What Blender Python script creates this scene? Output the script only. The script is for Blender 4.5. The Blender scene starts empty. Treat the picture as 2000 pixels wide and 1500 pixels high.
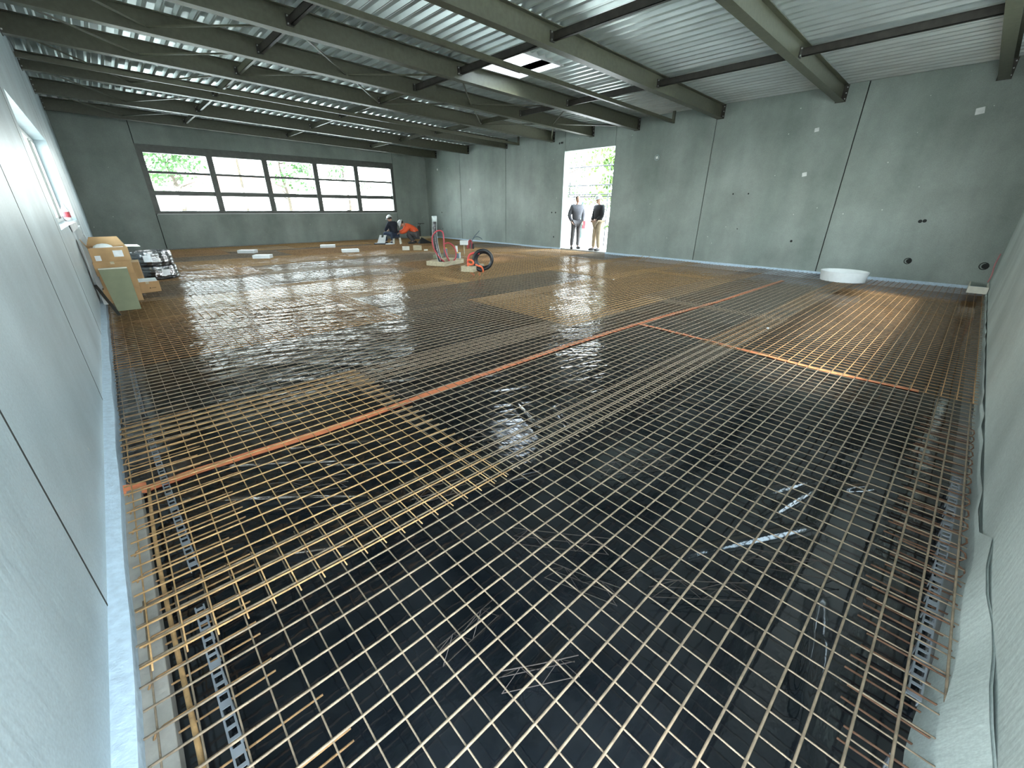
import bpy, bmesh, math, random
import numpy as np
from mathutils import Vector, Matrix
random.seed(7); rng = np.random.default_rng(7)
S = bpy.context.scene; C = S.collection
R = math.radians
# ------------------------------------------------------------------ camera
cd = bpy.data.cameras.new('camera'); cam = bpy.data.objects.new('camera', cd); C.objects.link(cam)
cd.sensor_fit = 'HORIZONTAL'; cd.sensor_width = 36; cd.lens = 36*797/2000; cd.clip_start = 0.02; cd.clip_end = 300
right = Vector((0.73271, -0.68053, 0.00447)); down = Vector((-0.26734, -0.29387, -0.91770)); fwd = Vector((0.62583, 0.67121, -0.39725))
m = Matrix((right, -down, -fwd)).transposed().to_4x4(); m.translation = Vector((0, 0, 1.53))
cam.matrix_world = m; S.camera = cam
# ------------------------------------------------------------------ view, world, sun
vs = S.view_settings; vs.view_transform = 'Standard'; vs.look = 'None'; vs.gamma = 1; vs.use_curve_mapping = False; vs.exposure = 2.36
S.display_settings.display_device = 'sRGB'
w = bpy.data.worlds.new('sky'); S.world = w; w.use_nodes = True; nt = w.node_tree; nt.nodes.clear()
wo = nt.nodes.new('ShaderNodeOutputWorld'); bg = nt.nodes.new('ShaderNodeBackground'); ramp = nt.nodes.new('ShaderNodeValToRGB')
tc = nt.nodes.new('ShaderNodeTexCoord'); sp = nt.nodes.new('ShaderNodeSeparateXYZ')
nt.links.new(tc.outputs['Generated'], sp.inputs[0]); nt.links.new(sp.outputs['Z'], ramp.inputs[0]); nt.links.new(ramp.outputs[0], bg.inputs[0]); nt.links.new(bg.outputs[0], wo.inputs[0])
ramp.color_ramp.elements[0].color = (0.93, 0.97, 0.97, 1); ramp.color_ramp.elements[1].color = (0.62, 0.80, 0.98, 1); ramp.color_ramp.elements[1].position = 0.8
bg.inputs[1].default_value = 4.2
sd = bpy.data.lights.new('sun', 'SUN'); sd.energy = 2.6; sd.angle = R(7); sd.color = (1, 0.95, 0.86)
so = bpy.data.objects.new('sun', sd); C.objects.link(so); so.rotation_euler = Vector((0.34, 0.58, -0.86)).to_track_quat('-Z', 'Y').to_euler()
def portal(loc, rot, sx, sy):
    l = bpy.data.lights.new('daylight_portal', 'AREA'); l.shape = 'RECTANGLE'; l.size = sx; l.size_y = sy; l.cycles.is_portal = True
    o = bpy.data.objects.new('daylight_portal', l); C.objects.link(o); o.location = loc; o.rotation_euler = rot
portal((6.35, 20.95, 2.35), (R(-90), 0, 0), 9.7, 2.3)      # far window
portal((13.3, 10.12, 1.75), (0, R(90), 0), 3.4, 2.15)         # doorway
portal((-0.65, 10.25, 1.95), (0, R(-90), 0), 1.5, 5.4)        # side window
portal((7.15, 7.5, 4.75), (0, 0, 0), 1.2, 1.3)              # rooflight
portal((0.05, -0.8, 2.0), (R(90), 0, 0), 1.1, 4.3)           # opening in the corner behind the camera
portal((-0.75, 0.0, 2.0), (0, R(-90), 0), 4.3, 1.3)
portal((6.7, -0.8, 2.1), (R(90), 0, 0), 7.1, 1.75)           # high window band in the near wall, beside the view
# ------------------------------------------------------------------ materials
def mat(name, col, rough=0.6, metal=0.0, nscale=8, var=0.15, bump=0.0, bscale=None, spec=0.5, stretch=None, col2=None, alpha=None, coat=0, detail=6):
    m = bpy.data.materials.new(name); m.use_nodes = True; n = m.node_tree; b = n.nodes['Principled BSDF']
    t = n.nodes.new('ShaderNodeTexCoord'); mp = n.nodes.new('ShaderNodeMapping'); nz = n.nodes.new('ShaderNodeTexNoise')
    n.links.new(t.outputs['Object'], mp.inputs[0]); n.links.new(mp.outputs[0], nz.inputs['Vector'])
    if stretch: mp.inputs['Scale'].default_value = stretch
    nz.inputs['Scale'].default_value = nscale; nz.inputs['Detail'].default_value = detail
    r = n.nodes.new('ShaderNodeValToRGB'); n.links.new(nz.outputs['Fac'], r.inputs[0])
    c2 = col2 or tuple(min(1, c*(1+var)) for c in col); c1 = tuple(c*(1-var) for c in col) if not col2 else col
    r.color_ramp.elements[0].position = 0.32; r.color_ramp.elements[1].position = 0.68
    r.color_ramp.elements[0].color = (*c1, 1); r.color_ramp.elements[1].color = (*c2, 1)
    n.links.new(r.outputs[0], b.inputs['Base Color'])
    b.inputs['Roughness'].default_value = rough; b.inputs['Metallic'].default_value = metal; b.inputs['Specular IOR Level'].default_value = spec
    if coat: b.inputs['Coat Weight'].default_value = coat; b.inputs['Coat Roughness'].default_value = .1
    if bump:
        bm_ = n.nodes.new('ShaderNodeBump'); n2 = n.nodes.new('ShaderNodeTexNoise'); n2.inputs['Scale'].default_value = bscale or nscale*3; n2.inputs['Detail'].default_value = 5
        n.links.new(mp.outputs[0], n2.inputs['Vector']); n.links.new(n2.outputs['Fac'], bm_.inputs['Height'])
        bm_.inputs['Strength'].default_value = bump; bm_.inputs['Distance'].default_value = .02; n.links.new(bm_.outputs[0], b.inputs['Normal'])
    return m
def concrete(name, c1, c2, streak=(0.6, 0.6, 0.12)):
    m = mat(name, c1, 0.62, 0, 2.2, 0, 0.12, 60, stretch=streak, col2=c2, detail=8); n = m.node_tree; b = n.nodes['Principled BSDF']
    base = b.inputs['Base Color'].links[0].from_socket
    t = n.nodes.new('ShaderNodeTexCoord'); nz = n.nodes.new('ShaderNodeTexNoise'); nz.inputs['Scale'].default_value = 0.7; nz.inputs['Detail'].default_value = 10; nz.inputs['Roughness'].default_value = .65
    n.links.new(t.outputs['Object'], nz.inputs['Vector'])
    mr = n.nodes.new('ShaderNodeMapRange'); mr.inputs[1].default_value = .35; mr.inputs[2].default_value = .65; mr.inputs[3].default_value = .80; mr.inputs[4].default_value = 1.12
    n.links.new(nz.outputs['Fac'], mr.inputs[0])
    f = n.nodes.new('ShaderNodeTexNoise'); f.inputs['Scale'].default_value = 90; f.inputs['Detail'].default_value = 2; n.links.new(t.outputs['Object'], f.inputs['Vector'])
    mr2 = n.nodes.new('ShaderNodeMapRange'); mr2.inputs[1].default_value = .3; mr2.inputs[2].default_value = .7; mr2.inputs[3].default_value = .9; mr2.inputs[4].default_value = 1.08; n.links.new(f.outputs['Fac'], mr2.inputs[0])
    mu = n.nodes.new('ShaderNodeMath'); mu.operation = 'MULTIPLY'; n.links.new(mr.outputs[0], mu.inputs[0]); n.links.new(mr2.outputs[0], mu.inputs[1])
    vm = n.nodes.new('ShaderNodeVectorMath'); vm.operation = 'SCALE'; n.links.new(base, vm.inputs[0]); n.links.new(mu.outputs[0], vm.inputs['Scale'])
    # small pale specks (air holes and splashes)
    vo = n.nodes.new('ShaderNodeTexVoronoi'); vo.inputs['Scale'].default_value = 2.6; n.links.new(t.outputs['Object'], vo.inputs['Vector'])
    lt = n.nodes.new('ShaderNodeMath'); lt.operation = 'LESS_THAN'; lt.inputs[1].default_value = .035; n.links.new(vo.outputs['Distance'], lt.inputs[0])
    mx = n.nodes.new('ShaderNodeMix'); mx.data_type = 'RGBA'; n.links.new(lt.outputs[0], mx.inputs[0]); n.links.new(vm.outputs[0], mx.inputs[6]); mx.inputs[7].default_value = (.6, .62, .58, 1)
    n.links.new(mx.outputs[2], b.inputs['Base Color'])
    return m
M = {}
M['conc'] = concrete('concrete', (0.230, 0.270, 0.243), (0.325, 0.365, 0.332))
M['conc_l'] = concrete('concrete_smooth', (0.40, 0.485, 0.52), (0.50, 0.59, 0.63)); M['conc_l'].node_tree.nodes['Principled BSDF'].inputs['Roughness'].default_value = .38  # base colour raised in place of daylight lost at the smaller corner opening
M['conc_n'] = concrete('concrete_near', (0.43, 0.49, 0.46), (0.53, 0.59, 0.555))  # paler concrete, daylight from the corner put into its colour
M['joint'] = mat('joint_dark', (0.02, 0.022, 0.02), .9)
M['foam'] = mat('edge_foam_blue', (0.52, 0.64, 0.74), .55, 0, 30, .12, .2)
M['ledge'] = mat('ledge_beige', (0.36, 0.34, 0.30), .8, 0, 12, .15, .2)
M['steel'] = mat('beam_paint', (0.088, 0.088, 0.058), .42, 0, 14, .14, .05)
M['steel_d'] = mat('dark_steel', (0.05, 0.045, 0.038), .5, 0.3, 10, .25, .05)
M['galv'] = mat('galvanised_deck', (0.72, 0.78, 0.77), .30, .7, 5, .12, .04, stretch=(1, .3, 1))
M['galv_b'] = mat('bolt_zinc', (0.55, 0.56, 0.54), .4, .7)
M['rust'] = mat('rebar_tan', (0.25, 0.19, 0.128), .7, .15, 25, .3, .3, 300)
M['rust_g'] = mat('rebar_orange', (0.42, 0.255, 0.11), .75, .1, 25, .3, .3, 300)
M['rust_b'] = mat('rebar_brown', (0.38, 0.22, 0.10), .75, .1, 25, .35, .3, 300)
M['rust_shade'] = mat('rebar_shaded', (0.13, 0.065, 0.035), .8, .1, 25, .3)  # near-wall hairpins: the low light there is put into a darker rust
M['wire'] = mat('spacer_wire', (0.06, 0.05, 0.045), .5, .6)
M['tape'] = mat('orange_tape', (0.85, 0.27, 0.12), .45, 0, 20, .12)
M['plas_g'] = mat('grey_plastic', (0.20, 0.22, 0.24), .45)
M['white'] = mat('white_foam', (0.82, 0.84, 0.83), .6, 0, 10, .04)
M['wpaint'] = mat('white_paint', (0.75, 0.76, 0.74), .5)
M['frame'] = mat('window_frame', (0.10, 0.105, 0.095), .45, .2)
M['card'] = mat('cardboard', (0.44, 0.27, 0.13), .85, 0, 6, .12)
M['card_d'] = mat('cardboard_print', (0.09, 0.05, 0.03), .85)
M['paper'] = mat('paper_label', (0.74, 0.75, 0.76), .6)
M['board'] = mat('olive_board', (0.23, 0.24, 0.15), .7, 0, 6, .08)
M['cream'] = mat('cream_edge', (0.8, 0.77, 0.66), .7)
M['timber'] = mat('timber', (0.50, 0.43, 0.29), .75, 0, 5, .22, .1, stretch=(1, 8, 8))
M['black'] = mat('black_plastic', (0.018, 0.019, 0.022), .32, 0, 20, .2)
M['bluegrey'] = mat('bluegrey_pipe', (0.10, 0.14, 0.17), .45)
M['red'] = mat('red_hose', (0.45, 0.055, 0.07), .45)
M['orange'] = mat('orange_hose', (0.85, 0.16, 0.06), .5)
M['pipe_c'] = mat('translucent_pipe', (0.55, 0.62, 0.60), .25)
M['yellow'] = mat('yellow_cap', (0.75, 0.5, 0.1), .5)
M['skin'] = mat('skin', (0.50, 0.30, 0.21), .55, 0, 30, .06)
M['hair'] = mat('hair', (0.03, 0.022, 0.015), .7)
M['jack_g'] = mat('grey_cloth', (0.10, 0.10, 0.11), .85, 0, 30, .15)
M['jack_n'] = mat('navy_cloth', (0.018, 0.022, 0.035), .8, 0, 30, .2)
M['jack_k'] = mat('black_cloth', (0.012, 0.012, 0.014), .75, 0, 30, .2)
M['jack_o'] = mat('orange_cloth', (0.95, 0.13, 0.04), .75, 0, 20, .12)
M['reflect'] = mat('grey_band', (0.45, 0.45, 0.46), .4)
M['trou_g'] = mat('grey_trouser', (0.09, 0.085, 0.085), .85)
M['trou_b'] = mat('beige_trouser', (0.42, 0.33, 0.22), .85)
M['trou_n'] = mat('navy_trouser', (0.03, 0.045, 0.08), .85)
M['shoe'] = mat('dark_shoe', (0.03, 0.027, 0.025), .6)
M['helmet'] = mat('white_helmet', (0.78, 0.80, 0.80), .3, coat=.4)
M['ground'] = mat('site_ground', (0.50, 0.47, 0.42), .9, 0, 3, .12, .3)
M['bark'] = mat('bark', (0.055, 0.042, 0.028), .9, 0, 10, .35, .6, stretch=(2, 2, .5))
M['leaf'] = mat('leaf_green', (0.028, 0.085, 0.012), .5, 0, 2.5, .45)
M['leaf_y'] = mat('leaf_yellow', (0.055, 0.115, 0.010), .5, 0, 2.5, .35)
M['scaf'] = mat('scaffold_tube', (0.035, 0.038, 0.042), .6, .0)
M['fence'] = mat('fence_green', (0.008, 0.045, 0.035), .5)
M['render'] = mat('house_wall', (0.62, 0.60, 0.56), .8)
M['roof'] = mat('house_roof', (0.25, 0.12, 0.08), .8)
M['slab'] = mat('slab_concrete', (0.22, 0.22, 0.21), .8)
def film_mat(name, k1, k2, r0, r1):
    m = bpy.data.materials.new(name); m.use_nodes = True; n = m.node_tree; b = n.nodes['Principled BSDF']
    b.inputs['Roughness'].default_value = .11; b.inputs['Specular IOR Level'].default_value = .62
    t = n.nodes.new('ShaderNodeTexCoord')
    nz = n.nodes.new('ShaderNodeTexNoise'); nz.inputs['Scale'].default_value = 3; nz.inputs['Detail'].default_value = 5; n.links.new(t.outputs['Object'], nz.inputs['Vector'])
    r = n.nodes.new('ShaderNodeValToRGB'); r.color_ramp.elements[0].position = .4; r.color_ramp.elements[1].position = .75
    r.color_ramp.elements[0].color = (.003, .005, .0075, 1); r.color_ramp.elements[1].color = (.011, .014, .017, 1)
    n.links.new(nz.outputs['Fac'], r.inputs[0]); n.links.new(r.outputs[0], b.inputs['Base Color'])
    rr = n.nodes.new('ShaderNodeMapRange'); rr.inputs[3].default_value = r0; rr.inputs[4].default_value = r1; n.links.new(nz.outputs['Fac'], rr.inputs[0]); n.links.new(rr.outputs[0], b.inputs['Roughness'])
    mp = n.nodes.new('ShaderNodeMapping'); mp.inputs['Scale'].default_value = (1, 2.2, 1); mp.inputs['Rotation'].default_value = (0, 0, R(-35)); n.links.new(t.outputs['Object'], mp.inputs[0])
    w1 = n.nodes.new('ShaderNodeTexNoise'); w1.noise_type = 'RIDGED_MULTIFRACTAL'; w1.inputs['Scale'].default_value = 1.6; w1.inputs['Detail'].default_value = 4; n.links.new(mp.outputs[0], w1.inputs['Vector'])
    w2 = n.nodes.new('ShaderNodeTexNoise'); w2.inputs['Scale'].default_value = 9; w2.inputs['Detail'].default_value = 3; n.links.new(mp.outputs[0], w2.inputs['Vector'])
    b1 = n.nodes.new('ShaderNodeBump'); b1.inputs['Strength'].default_value = k1; b1.inputs['Distance'].default_value = .03; n.links.new(w1.outputs['Fac'], b1.inputs['Height'])
    b2 = n.nodes.new('ShaderNodeBump'); b2.inputs['Strength'].default_value = k2; b2.inputs['Distance'].default_value = .012; n.links.new(w2.outputs['Fac'], b2.inputs['Height']); n.links.new(b1.outputs[0], b2.inputs['Normal'])
    n.links.new(b2.outputs[0], b.inputs['Normal'])
    return m
M['film'] = film_mat('black_film_wrinkled', .55, .5, .05, .18)
M['film_n'] = film_mat('black_film', .10, .07, .04, .13)
def glass_mat(name='thin_glass', tint=(.95, .98, .97), base=.04):
    m = bpy.data.materials.new(name); m.use_nodes = True; n = m.node_tree; n.nodes.clear()
    o = n.nodes.new('ShaderNodeOutputMaterial'); tr = n.nodes.new('ShaderNodeBsdfTransparent'); gl = n.nodes.new('ShaderNodeBsdfGlossy'); mx = n.nodes.new('ShaderNodeMixShader'); fr = n.nodes.new('ShaderNodeMapRange'); lw = n.nodes.new('ShaderNodeLayerWeight'); pw = n.nodes.new('ShaderNodeMath'); pw.operation = 'POWER'; pw.inputs[1].default_value = 4
    n.links.new(lw.outputs['Facing'], pw.inputs[0]); n.links.new(pw.outputs[0], fr.inputs[0]); fr.inputs[3].default_value = .03; fr.inputs[4].default_value = .7; gl.inputs['Roughness'].default_value = .03; tr.inputs[0].default_value = (*tint, 1)
    n.links.new(fr.outputs[0], mx.inputs[0]); n.links.new(tr.outputs[0], mx.inputs[1]); n.links.new(gl.outputs[0], mx.inputs[2]); n.links.new(mx.outputs[0], o.inputs[0])
    return m
M['glass'] = glass_mat()
def wrap_mat():
    m = bpy.data.materials.new('clear_wrap'); m.use_nodes = True; n = m.node_tree; n.nodes.clear()
    o = n.nodes.new('ShaderNodeOutputMaterial'); tr = n.nodes.new('ShaderNodeBsdfTransparent'); gl = n.nodes.new('ShaderNodeBsdfGlossy'); mx = n.nodes.new('ShaderNodeMixShader')
    t = n.nodes.new('ShaderNodeTexCoord'); nz = n.nodes.new('ShaderNodeTexNoise'); nz.inputs['Scale'].default_value = 9; nz.inputs['Detail'].default_value = 4; n.links.new(t.outputs['Object'], nz.inputs['Vector'])
    bp = n.nodes.new('ShaderNodeBump'); bp.inputs['Strength'].default_value = .8; bp.inputs['Distance'].default_value = .03; n.links.new(nz.outputs['Fac'], bp.inputs['Height']); n.links.new(bp.outputs[0], gl.inputs['Normal'])
    gl.inputs['Roughness'].default_value = .12; mx.inputs[0].default_value = .28
    n.links.new(tr.outputs[0], mx.inputs[1]); n.links.new(gl.outputs[0], mx.inputs[2]); n.links.new(mx.outputs[0], o.inputs[0])
    return m
M['wrap'] = wrap_mat()
M['sleeve'] = wrap_mat(); M['sleeve'].name = 'clear_sleeve'; [n_ for n_ in M['sleeve'].node_tree.nodes if n_.type == 'MIX_SHADER'][0].inputs[0].default_value = .06
def opal():
    m = bpy.data.materials.new('opal_dome'); m.use_nodes = True; n = m.node_tree; n.nodes.clear()
    o = n.nodes.new('ShaderNodeOutputMaterial'); tr = n.nodes.new('ShaderNodeBsdfTransparent'); tl = n.nodes.new('ShaderNodeBsdfTranslucent'); mx = n.nodes.new('ShaderNodeMixShader'); mx.inputs[0].default_value = .45
    tl.inputs[0].default_value = (.95, .98, 1, 1)
    n.links.new(tr.outputs[0], mx.inputs[1]); n.links.new(tl.outputs[0], mx.inputs[2]); n.links.new(mx.outputs[0], o.inputs[0]); return m
M['opal'] = opal()
# ------------------------------------------------------------------ helpers
class MB:
    def __init__(s): s.v = []; s.f = []
    def add(s, v, f): o = len(s.v); s.v += [tuple(p) for p in v]; s.f += [tuple(i+o for i in q) for q in f]; return s
    def box(s, x0, x1, y0, y1, z0, z1):
        return s.add([(x0, y0, z0), (x1, y0, z0), (x1, y1, z0), (x0, y1, z0), (x0, y0, z1), (x1, y0, z1), (x1, y1, z1), (x0, y1, z1)],
                     [(3, 2, 1, 0), (4, 5, 6, 7), (0, 1, 5, 4), (1, 2, 6, 5), (2, 3, 7, 6), (3, 0, 4, 7)])
    def quadbox(s, base, top):      # 4 lower corners, 4 upper corners (counter-clockwise)
        return s.add(list(base)+list(top), [(3, 2, 1, 0), (4, 5, 6, 7), (0, 1, 5, 4), (1, 2, 6, 5), (2, 3, 7, 6), (3, 0, 4, 7)])
    def tube(s, pts, r, n=8, cap=True, closed=False):
        pts = [Vector(p) for p in pts]; N = len(pts); rs = r if isinstance(r, (list, tuple)) else [r]*N; rings = []
        pn = None
        for i, p in enumerate(pts):
            a = pts[(i-1) % N] if (i > 0 or closed) else p; b = pts[(i+1) % N] if (i < N-1 or closed) else p
            d = (b-a); d = d.normalized() if d.length > 1e-9 else Vector((0, 0, 1))
            if pn is None: pn = d.orthogonal().normalized()
            pn = (pn-d*pn.dot(d)); pn = pn.normalized() if pn.length > 1e-6 else d.orthogonal().normalized()
            q = d.cross(pn); rings.append([p+(pn*math.cos(2*math.pi*k/n)+q*math.sin(2*math.pi*k/n))*rs[i] for k in range(n)])
        v = [x for rg in rings for x in rg]; f = []
        for i in range(N if closed else N-1):
            j = (i+1) % N
            for k in range(n): f.append((i*n+k, i*n+(k+1) % n, j*n+(k+1) % n, j*n+k))
        if cap and not closed: f.append(tuple(range(n-1, -1, -1))); f.append(tuple((N-1)*n+k for k in range(n)))
        return s.add(v, f)
    def ball(s, c, rx, ry=None, rz=None, nu=12, nv=8, zmin=-1.0, rot=None):
        ry = ry or rx; rz = rz or rx; v = []; f = []; a0 = math.asin(max(-1, zmin)); rot = rot or Matrix.Identity(3)
        for i in range(nv+1):
            a = a0+(math.pi/2-a0)*i/nv
            for k in range(nu):
                t = 2*math.pi*k/nu; p = Vector((math.cos(a)*math.cos(t)*rx, math.cos(a)*math.sin(t)*ry, math.sin(a)*rz)); v.append(Vector(c)+rot @ p)
        for i in range(nv):
            for k in range(nu): f.append((i*nu+k, i*nu+(k+1) % nu, (i+1)*nu+(k+1) % nu, (i+1)*nu+k))
        if zmin > -1: f.append(tuple(range(nu-1, -1, -1)))
        return s.add(v, f)
    def lathe(s, c, prof, n=24):
        v = []; f = []
        for r, z in prof:
            for k in range(n): t = 2*math.pi*k/n; v.append((c[0]+r*math.cos(t), c[1]+r*math.sin(t), c[2]+z))
        for i in range(len(prof)-1):
            for k in range(n): f.append((i*n+k, i*n+(k+1) % n, (i+1)*n+(k+1) % n, (i+1)*n+k))
        return s.add(v, f)
    def build(s, name, mt, parent=None, smooth=False, bevel=0, loc=None):
        me = bpy.data.meshes.new(name); me.from_pydata(s.v, [], s.f); me.update()
        me.materials.append(mt)
        if smooth: me.polygons.foreach_set('use_smooth', [True]*len(me.polygons))
        o = bpy.data.objects.new(name, me); C.objects.link(o)
        if bevel: b = o.modifiers.new('bevel', 'BEVEL'); b.width = bevel; b.segments = 2; b.limit_method = 'ANGLE'
        if parent: o.parent = parent
        if loc is not None: o.location = loc
        return o
def tag(o, label, cat, group=None, kind=None):
    o['label'] = label; o['category'] = cat
    if group: o['group'] = group
    if kind: o['kind'] = kind
    return o
def struct(o): o['kind'] = 'structure'; return o
def thing(name, loc, label, cat, group=None, rz=0):
    o = bpy.data.objects.new(name, None); o.empty_display_size = .1; C.objects.link(o); o.location = loc; o.rotation_euler = (0, 0, rz); return tag(o, label, cat, group)
ORD = ['first', 'second', 'third', 'fourth', 'fifth', 'sixth', 'seventh', 'eighth', 'ninth', 'tenth', 'eleventh', 'twelfth', 'thirteenth', 'fourteenth', 'fifteenth', 'sixteenth', 'seventeenth', 'eighteenth', 'nineteenth', 'twentieth', 'twenty-first', 'twenty-second', 'twenty-third', 'twenty-fourth', 'twenty-fifth', 'twenty-sixth']
# ------------------------------------------------------------------ room shell   x: left wall -0.41 -> doorway wall 13.06, y: near wall -0.45 -> window wall 20.75
XL, XD, YN, YW = -0.41, 13.06, -0.45, 20.75
zb = lambda x: 4.10-(x+.41)*.0245          # underside of the beams
BH = .325
zdeck = lambda x: zb(x)+BH
struct(MB().box(-1, 13.6, -1.2, 21.1, -.45, -.145).build('floor', M['slab']))
# doorway wall, panels with open joints in front of a dark backing
J = [YN-.3, 2.59, 5.82, 9.05, 11.22, 14.46, 17.73, YW+.0]
b = MB(); g = .011
ztop = zdeck(XD)+.03
for a, c in zip(J[:-1], J[1:]):
    if abs(a-9.05) < .01: b.box(XD, XD+.3, a+g, c-g, 3.42, ztop); continue
    b.box(XD, XD+.3, a+g, c-g, -.15, ztop)
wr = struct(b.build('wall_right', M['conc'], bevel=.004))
b = MB()
for a in J[1:-1]: b.box(XD+.04, XD+.28, a-g-.002, a+g+.002, -.14 if a not in (9.05, 11.22) else 3.43, ztop)
b.build('panel_joint', M['joint'], wr)
# marks, holes and blobs on the doorway wall
b = MB()
for (y, z, r) in [(3.37, 3.26, .05), (3.39, 2.31, .055), (.69, 3.29, .07), (7.48, 2.96, .045)]:
    b.add([(XD-.004, y-r, z-r*.6), (XD-.004, y+r*.8, z-r*.9), (XD-.004, y+r, z+r*.7), (XD-.004, y-r*.7, z+r), (XD+.001, y-r, z-r*.6), (XD+.001, y+r*.8, z-r*.9), (XD+.001, y+r, z+r*.7), (XD+.001, y-r*.7, z+r)], [(3, 2, 1, 0), (0, 1, 5, 4), (1, 2, 6, 5), (2, 3, 7, 6), (3, 0, 4, 7)])
for (y, z, r) in [(19.63, 3.27, .05), (16.97, 2.30, .05)]: b.ball((XD-.001, y, z), .006, r, r, 10, 6)
b.build('filler_patch', M['wpaint'], wr)
b = MB()
for (y, z, r) in [(.96, 1.29, .035), (.89, 1.30, .035), (.90, .46, .05), (-.28, .46, .055), (19.44, 1.27, .035), (19.44, .47, .03), (11.5, 3.70, .035), (11.41, 3.71, .035), (11.35, 3.71, .035), (11.55, 1.35, .03), (11.75, 1.35, .03), (11.6, .45, .03), (5.0, 1.9, .02), (4.6, 1.9, .02), (4.7, 1.0, .015), (3.3, .75, .03)]:
    b.add([(XD-.003, y+r*math.cos(t*math.pi/6), z+r*math.sin(t*math.pi/6)) for t in range(12)], [tuple(range(12))])
    if r > .045: b.tube([(XD-.006, y+.02+1.25*r*math.cos(t*math.pi/6), z+1.25*r*math.sin(t*math.pi/6)) for t in range(12)], .008, 5, closed=True)
b.build('anchor_hole', M['joint'], wr)
b = MB(); b.tube([(XD-.004, 7.48+.075*math.cos(t*math.pi/8), 2.96+.075*math.sin(t*math.pi/8)) for t in range(16)], .008, 5, closed=True); b.build('cast_ring', M['conc_l'], wr)
# far window wall
b = MB(); zt = lambda x: zdeck(x)+.03
wx0, wx1, wz0, wz1 = 1.5, 11.2, 1.25, 3.50
def slopebox(b, x0, x1, y0, y1, z0, top=zt): b.quadbox([(x0, y0, z0), (x1, y0, z0), (x1, y1, z0), (x0, y1, z0)], [(x0, y0, top(x0)), (x1, y0, top(x1)), (x1, y1, top(x1)), (x0, y1, top(x0))])
slopebox(b, XL-.3, wx0-.03-g, YW, YW+.3, -.15); slopebox(b, wx0-.03+g, wx1+.0-g, YW, YW+.3, wz1); b.box(wx0-.03+g, wx1-g, YW, YW+.3, -.15, wz0); slopebox(b, wx1+g, XD+.3, YW, YW+.3, -.15)
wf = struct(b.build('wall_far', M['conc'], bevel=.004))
b = MB(); b.box(wx0-.03-g, wx0-.03+g, YW+.05, YW+.28, -.14, wz0); b.box(wx0-.03-g, wx0-.03+g, YW+.05, YW+.28, wz1, 4.3); b.box(wx1-g, wx1+g, YW+.05, YW+.28, -.14, wz0); b.box(wx1-g, wx1+g, YW+.05, YW+.28, wz1, 4.1)
b.build('panel_joint', M['joint'], wf)
# far window
W1 = struct(MB().box(wx0-.045, wx1, YW+.02, YW+.22, wz1-.25, wz1-.002).build('window_1', M['frame']))
b = MB(); mull = [wx0+.065, 3.57, 5.45, 7.44, 9.29, wx1-.065]
b.box(wx0-.045, wx1, YW+.02, YW+.22, wz0+.002, wz0+.10)
for i, x in enumerate(mull): h = .065 if i in (0, 5) else .10; b.box(x-h-.045*(i == 0), x+h, YW+.02, YW+.22, wz0+.10, wz1-.25)
b.build('window_frame', M['frame'], W1, bevel=.005)
for i in range(5):
    x0, x1 = mull[i]+.065+.035*(i > 0), mull[i+1]-.065-.035*(i < 4)
    b = MB(); b.box(x0, x1, YW+.12, YW+.20, 2.60, 2.68); b.box(x0, x1, YW+.09, YW+.20, 1.88, 2.03); b.box((x0+x1)/2-.07, (x0+x1)/2+.07, YW+.07, YW+.09, 1.93, 1.965)
    b.build('transom', M['frame'], W1, bevel=.004)
    b = MB(); b.box(x0, x1, YW+.155, YW+.161, wz0+.10, wz1-.25); b.build('pane', M['glass'], W1)
MB().box(wx0+.02, wx1-.02, YW-.01, YW+.10, wz0-.012, wz0+.006).build('window_sill', M['white'], W1)
tag(MB().box(8.55, 8.75, YW+.02, YW+.07, wz0+.006, wz0+.03).box(8.66, 8.69, YW+.03, YW+.06, wz0+.03, wz0+.17).box(8.60, 8.78, YW+.03, YW+.05, wz0+.10, wz0+.125).build('hand_tool', M['steel_d']), 'small dark tool standing on the sill of the wide far window', 'tool')
# left wall (window opening y 7.6..12.9)
ly0, ly1, lz0, lz1 = 7.6, 12.9, 1.25, 2.68
b = MB(); JL = [.55, 1.98, 4.6, 7.2, 13.35, 16.2, 18.9, YW+.0]; topL = zdeck(XL)+.03
for a, c in zip(JL[:-1], JL[1:]):
    if a == 7.2:
        b.box(XL-.3, XL, a+g, ly0, -.15, topL); b.box(XL-.3, XL, ly1, c-g, -.15, topL); b.box(XL-.3, XL, ly0, ly1, -.15, lz0); b.box(XL-.3, XL, ly0, ly1, lz1, topL)
    else: b.box(XL-.3, XL, a+g*.6, c-g*.6, -.15, topL)
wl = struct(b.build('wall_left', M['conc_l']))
b = MB()
for a in JL[1:-1]: b.box(XL-.28, XL+.0015, a-.006, a+.006, -.14, topL)
b.build('panel_joint', M['joint'], wl)
W2 = struct(MB().box(XL-.26, XL-.18, ly0, ly1, lz1-.08, lz1).box(XL-.26, XL-.18, ly0, ly1, lz0, lz0+.08).box(XL-.26, XL-.18, ly0, ly0+.07, lz0+.08, lz1-.08).box(XL-.26, XL-.18, ly1-.07, ly1, lz0+.08, lz1-.08).box(XL-.26, XL-.18, 10.2, 10.3, lz0+.08, lz1-.08).build('window_2', M['wpaint']))
MB().box(XL-.223, XL-.217, ly0+.07, 10.2, lz0+.08, lz1-.08).build('pane', M['glass'], W2); MB().box(XL-.223, XL-.217, 10.3, ly1-.07, lz0+.08, lz1-.08).build('pane', M['glass'], W2)
MB().box(XL-.18, XL-.165, 11.55, 11.62, lz0+.05, lz1-.1).box(XL-.18, XL-.165, 11.9, 11.94, lz0+.05, lz1-.1).build('window_frame', M['frame'], W2)
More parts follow.
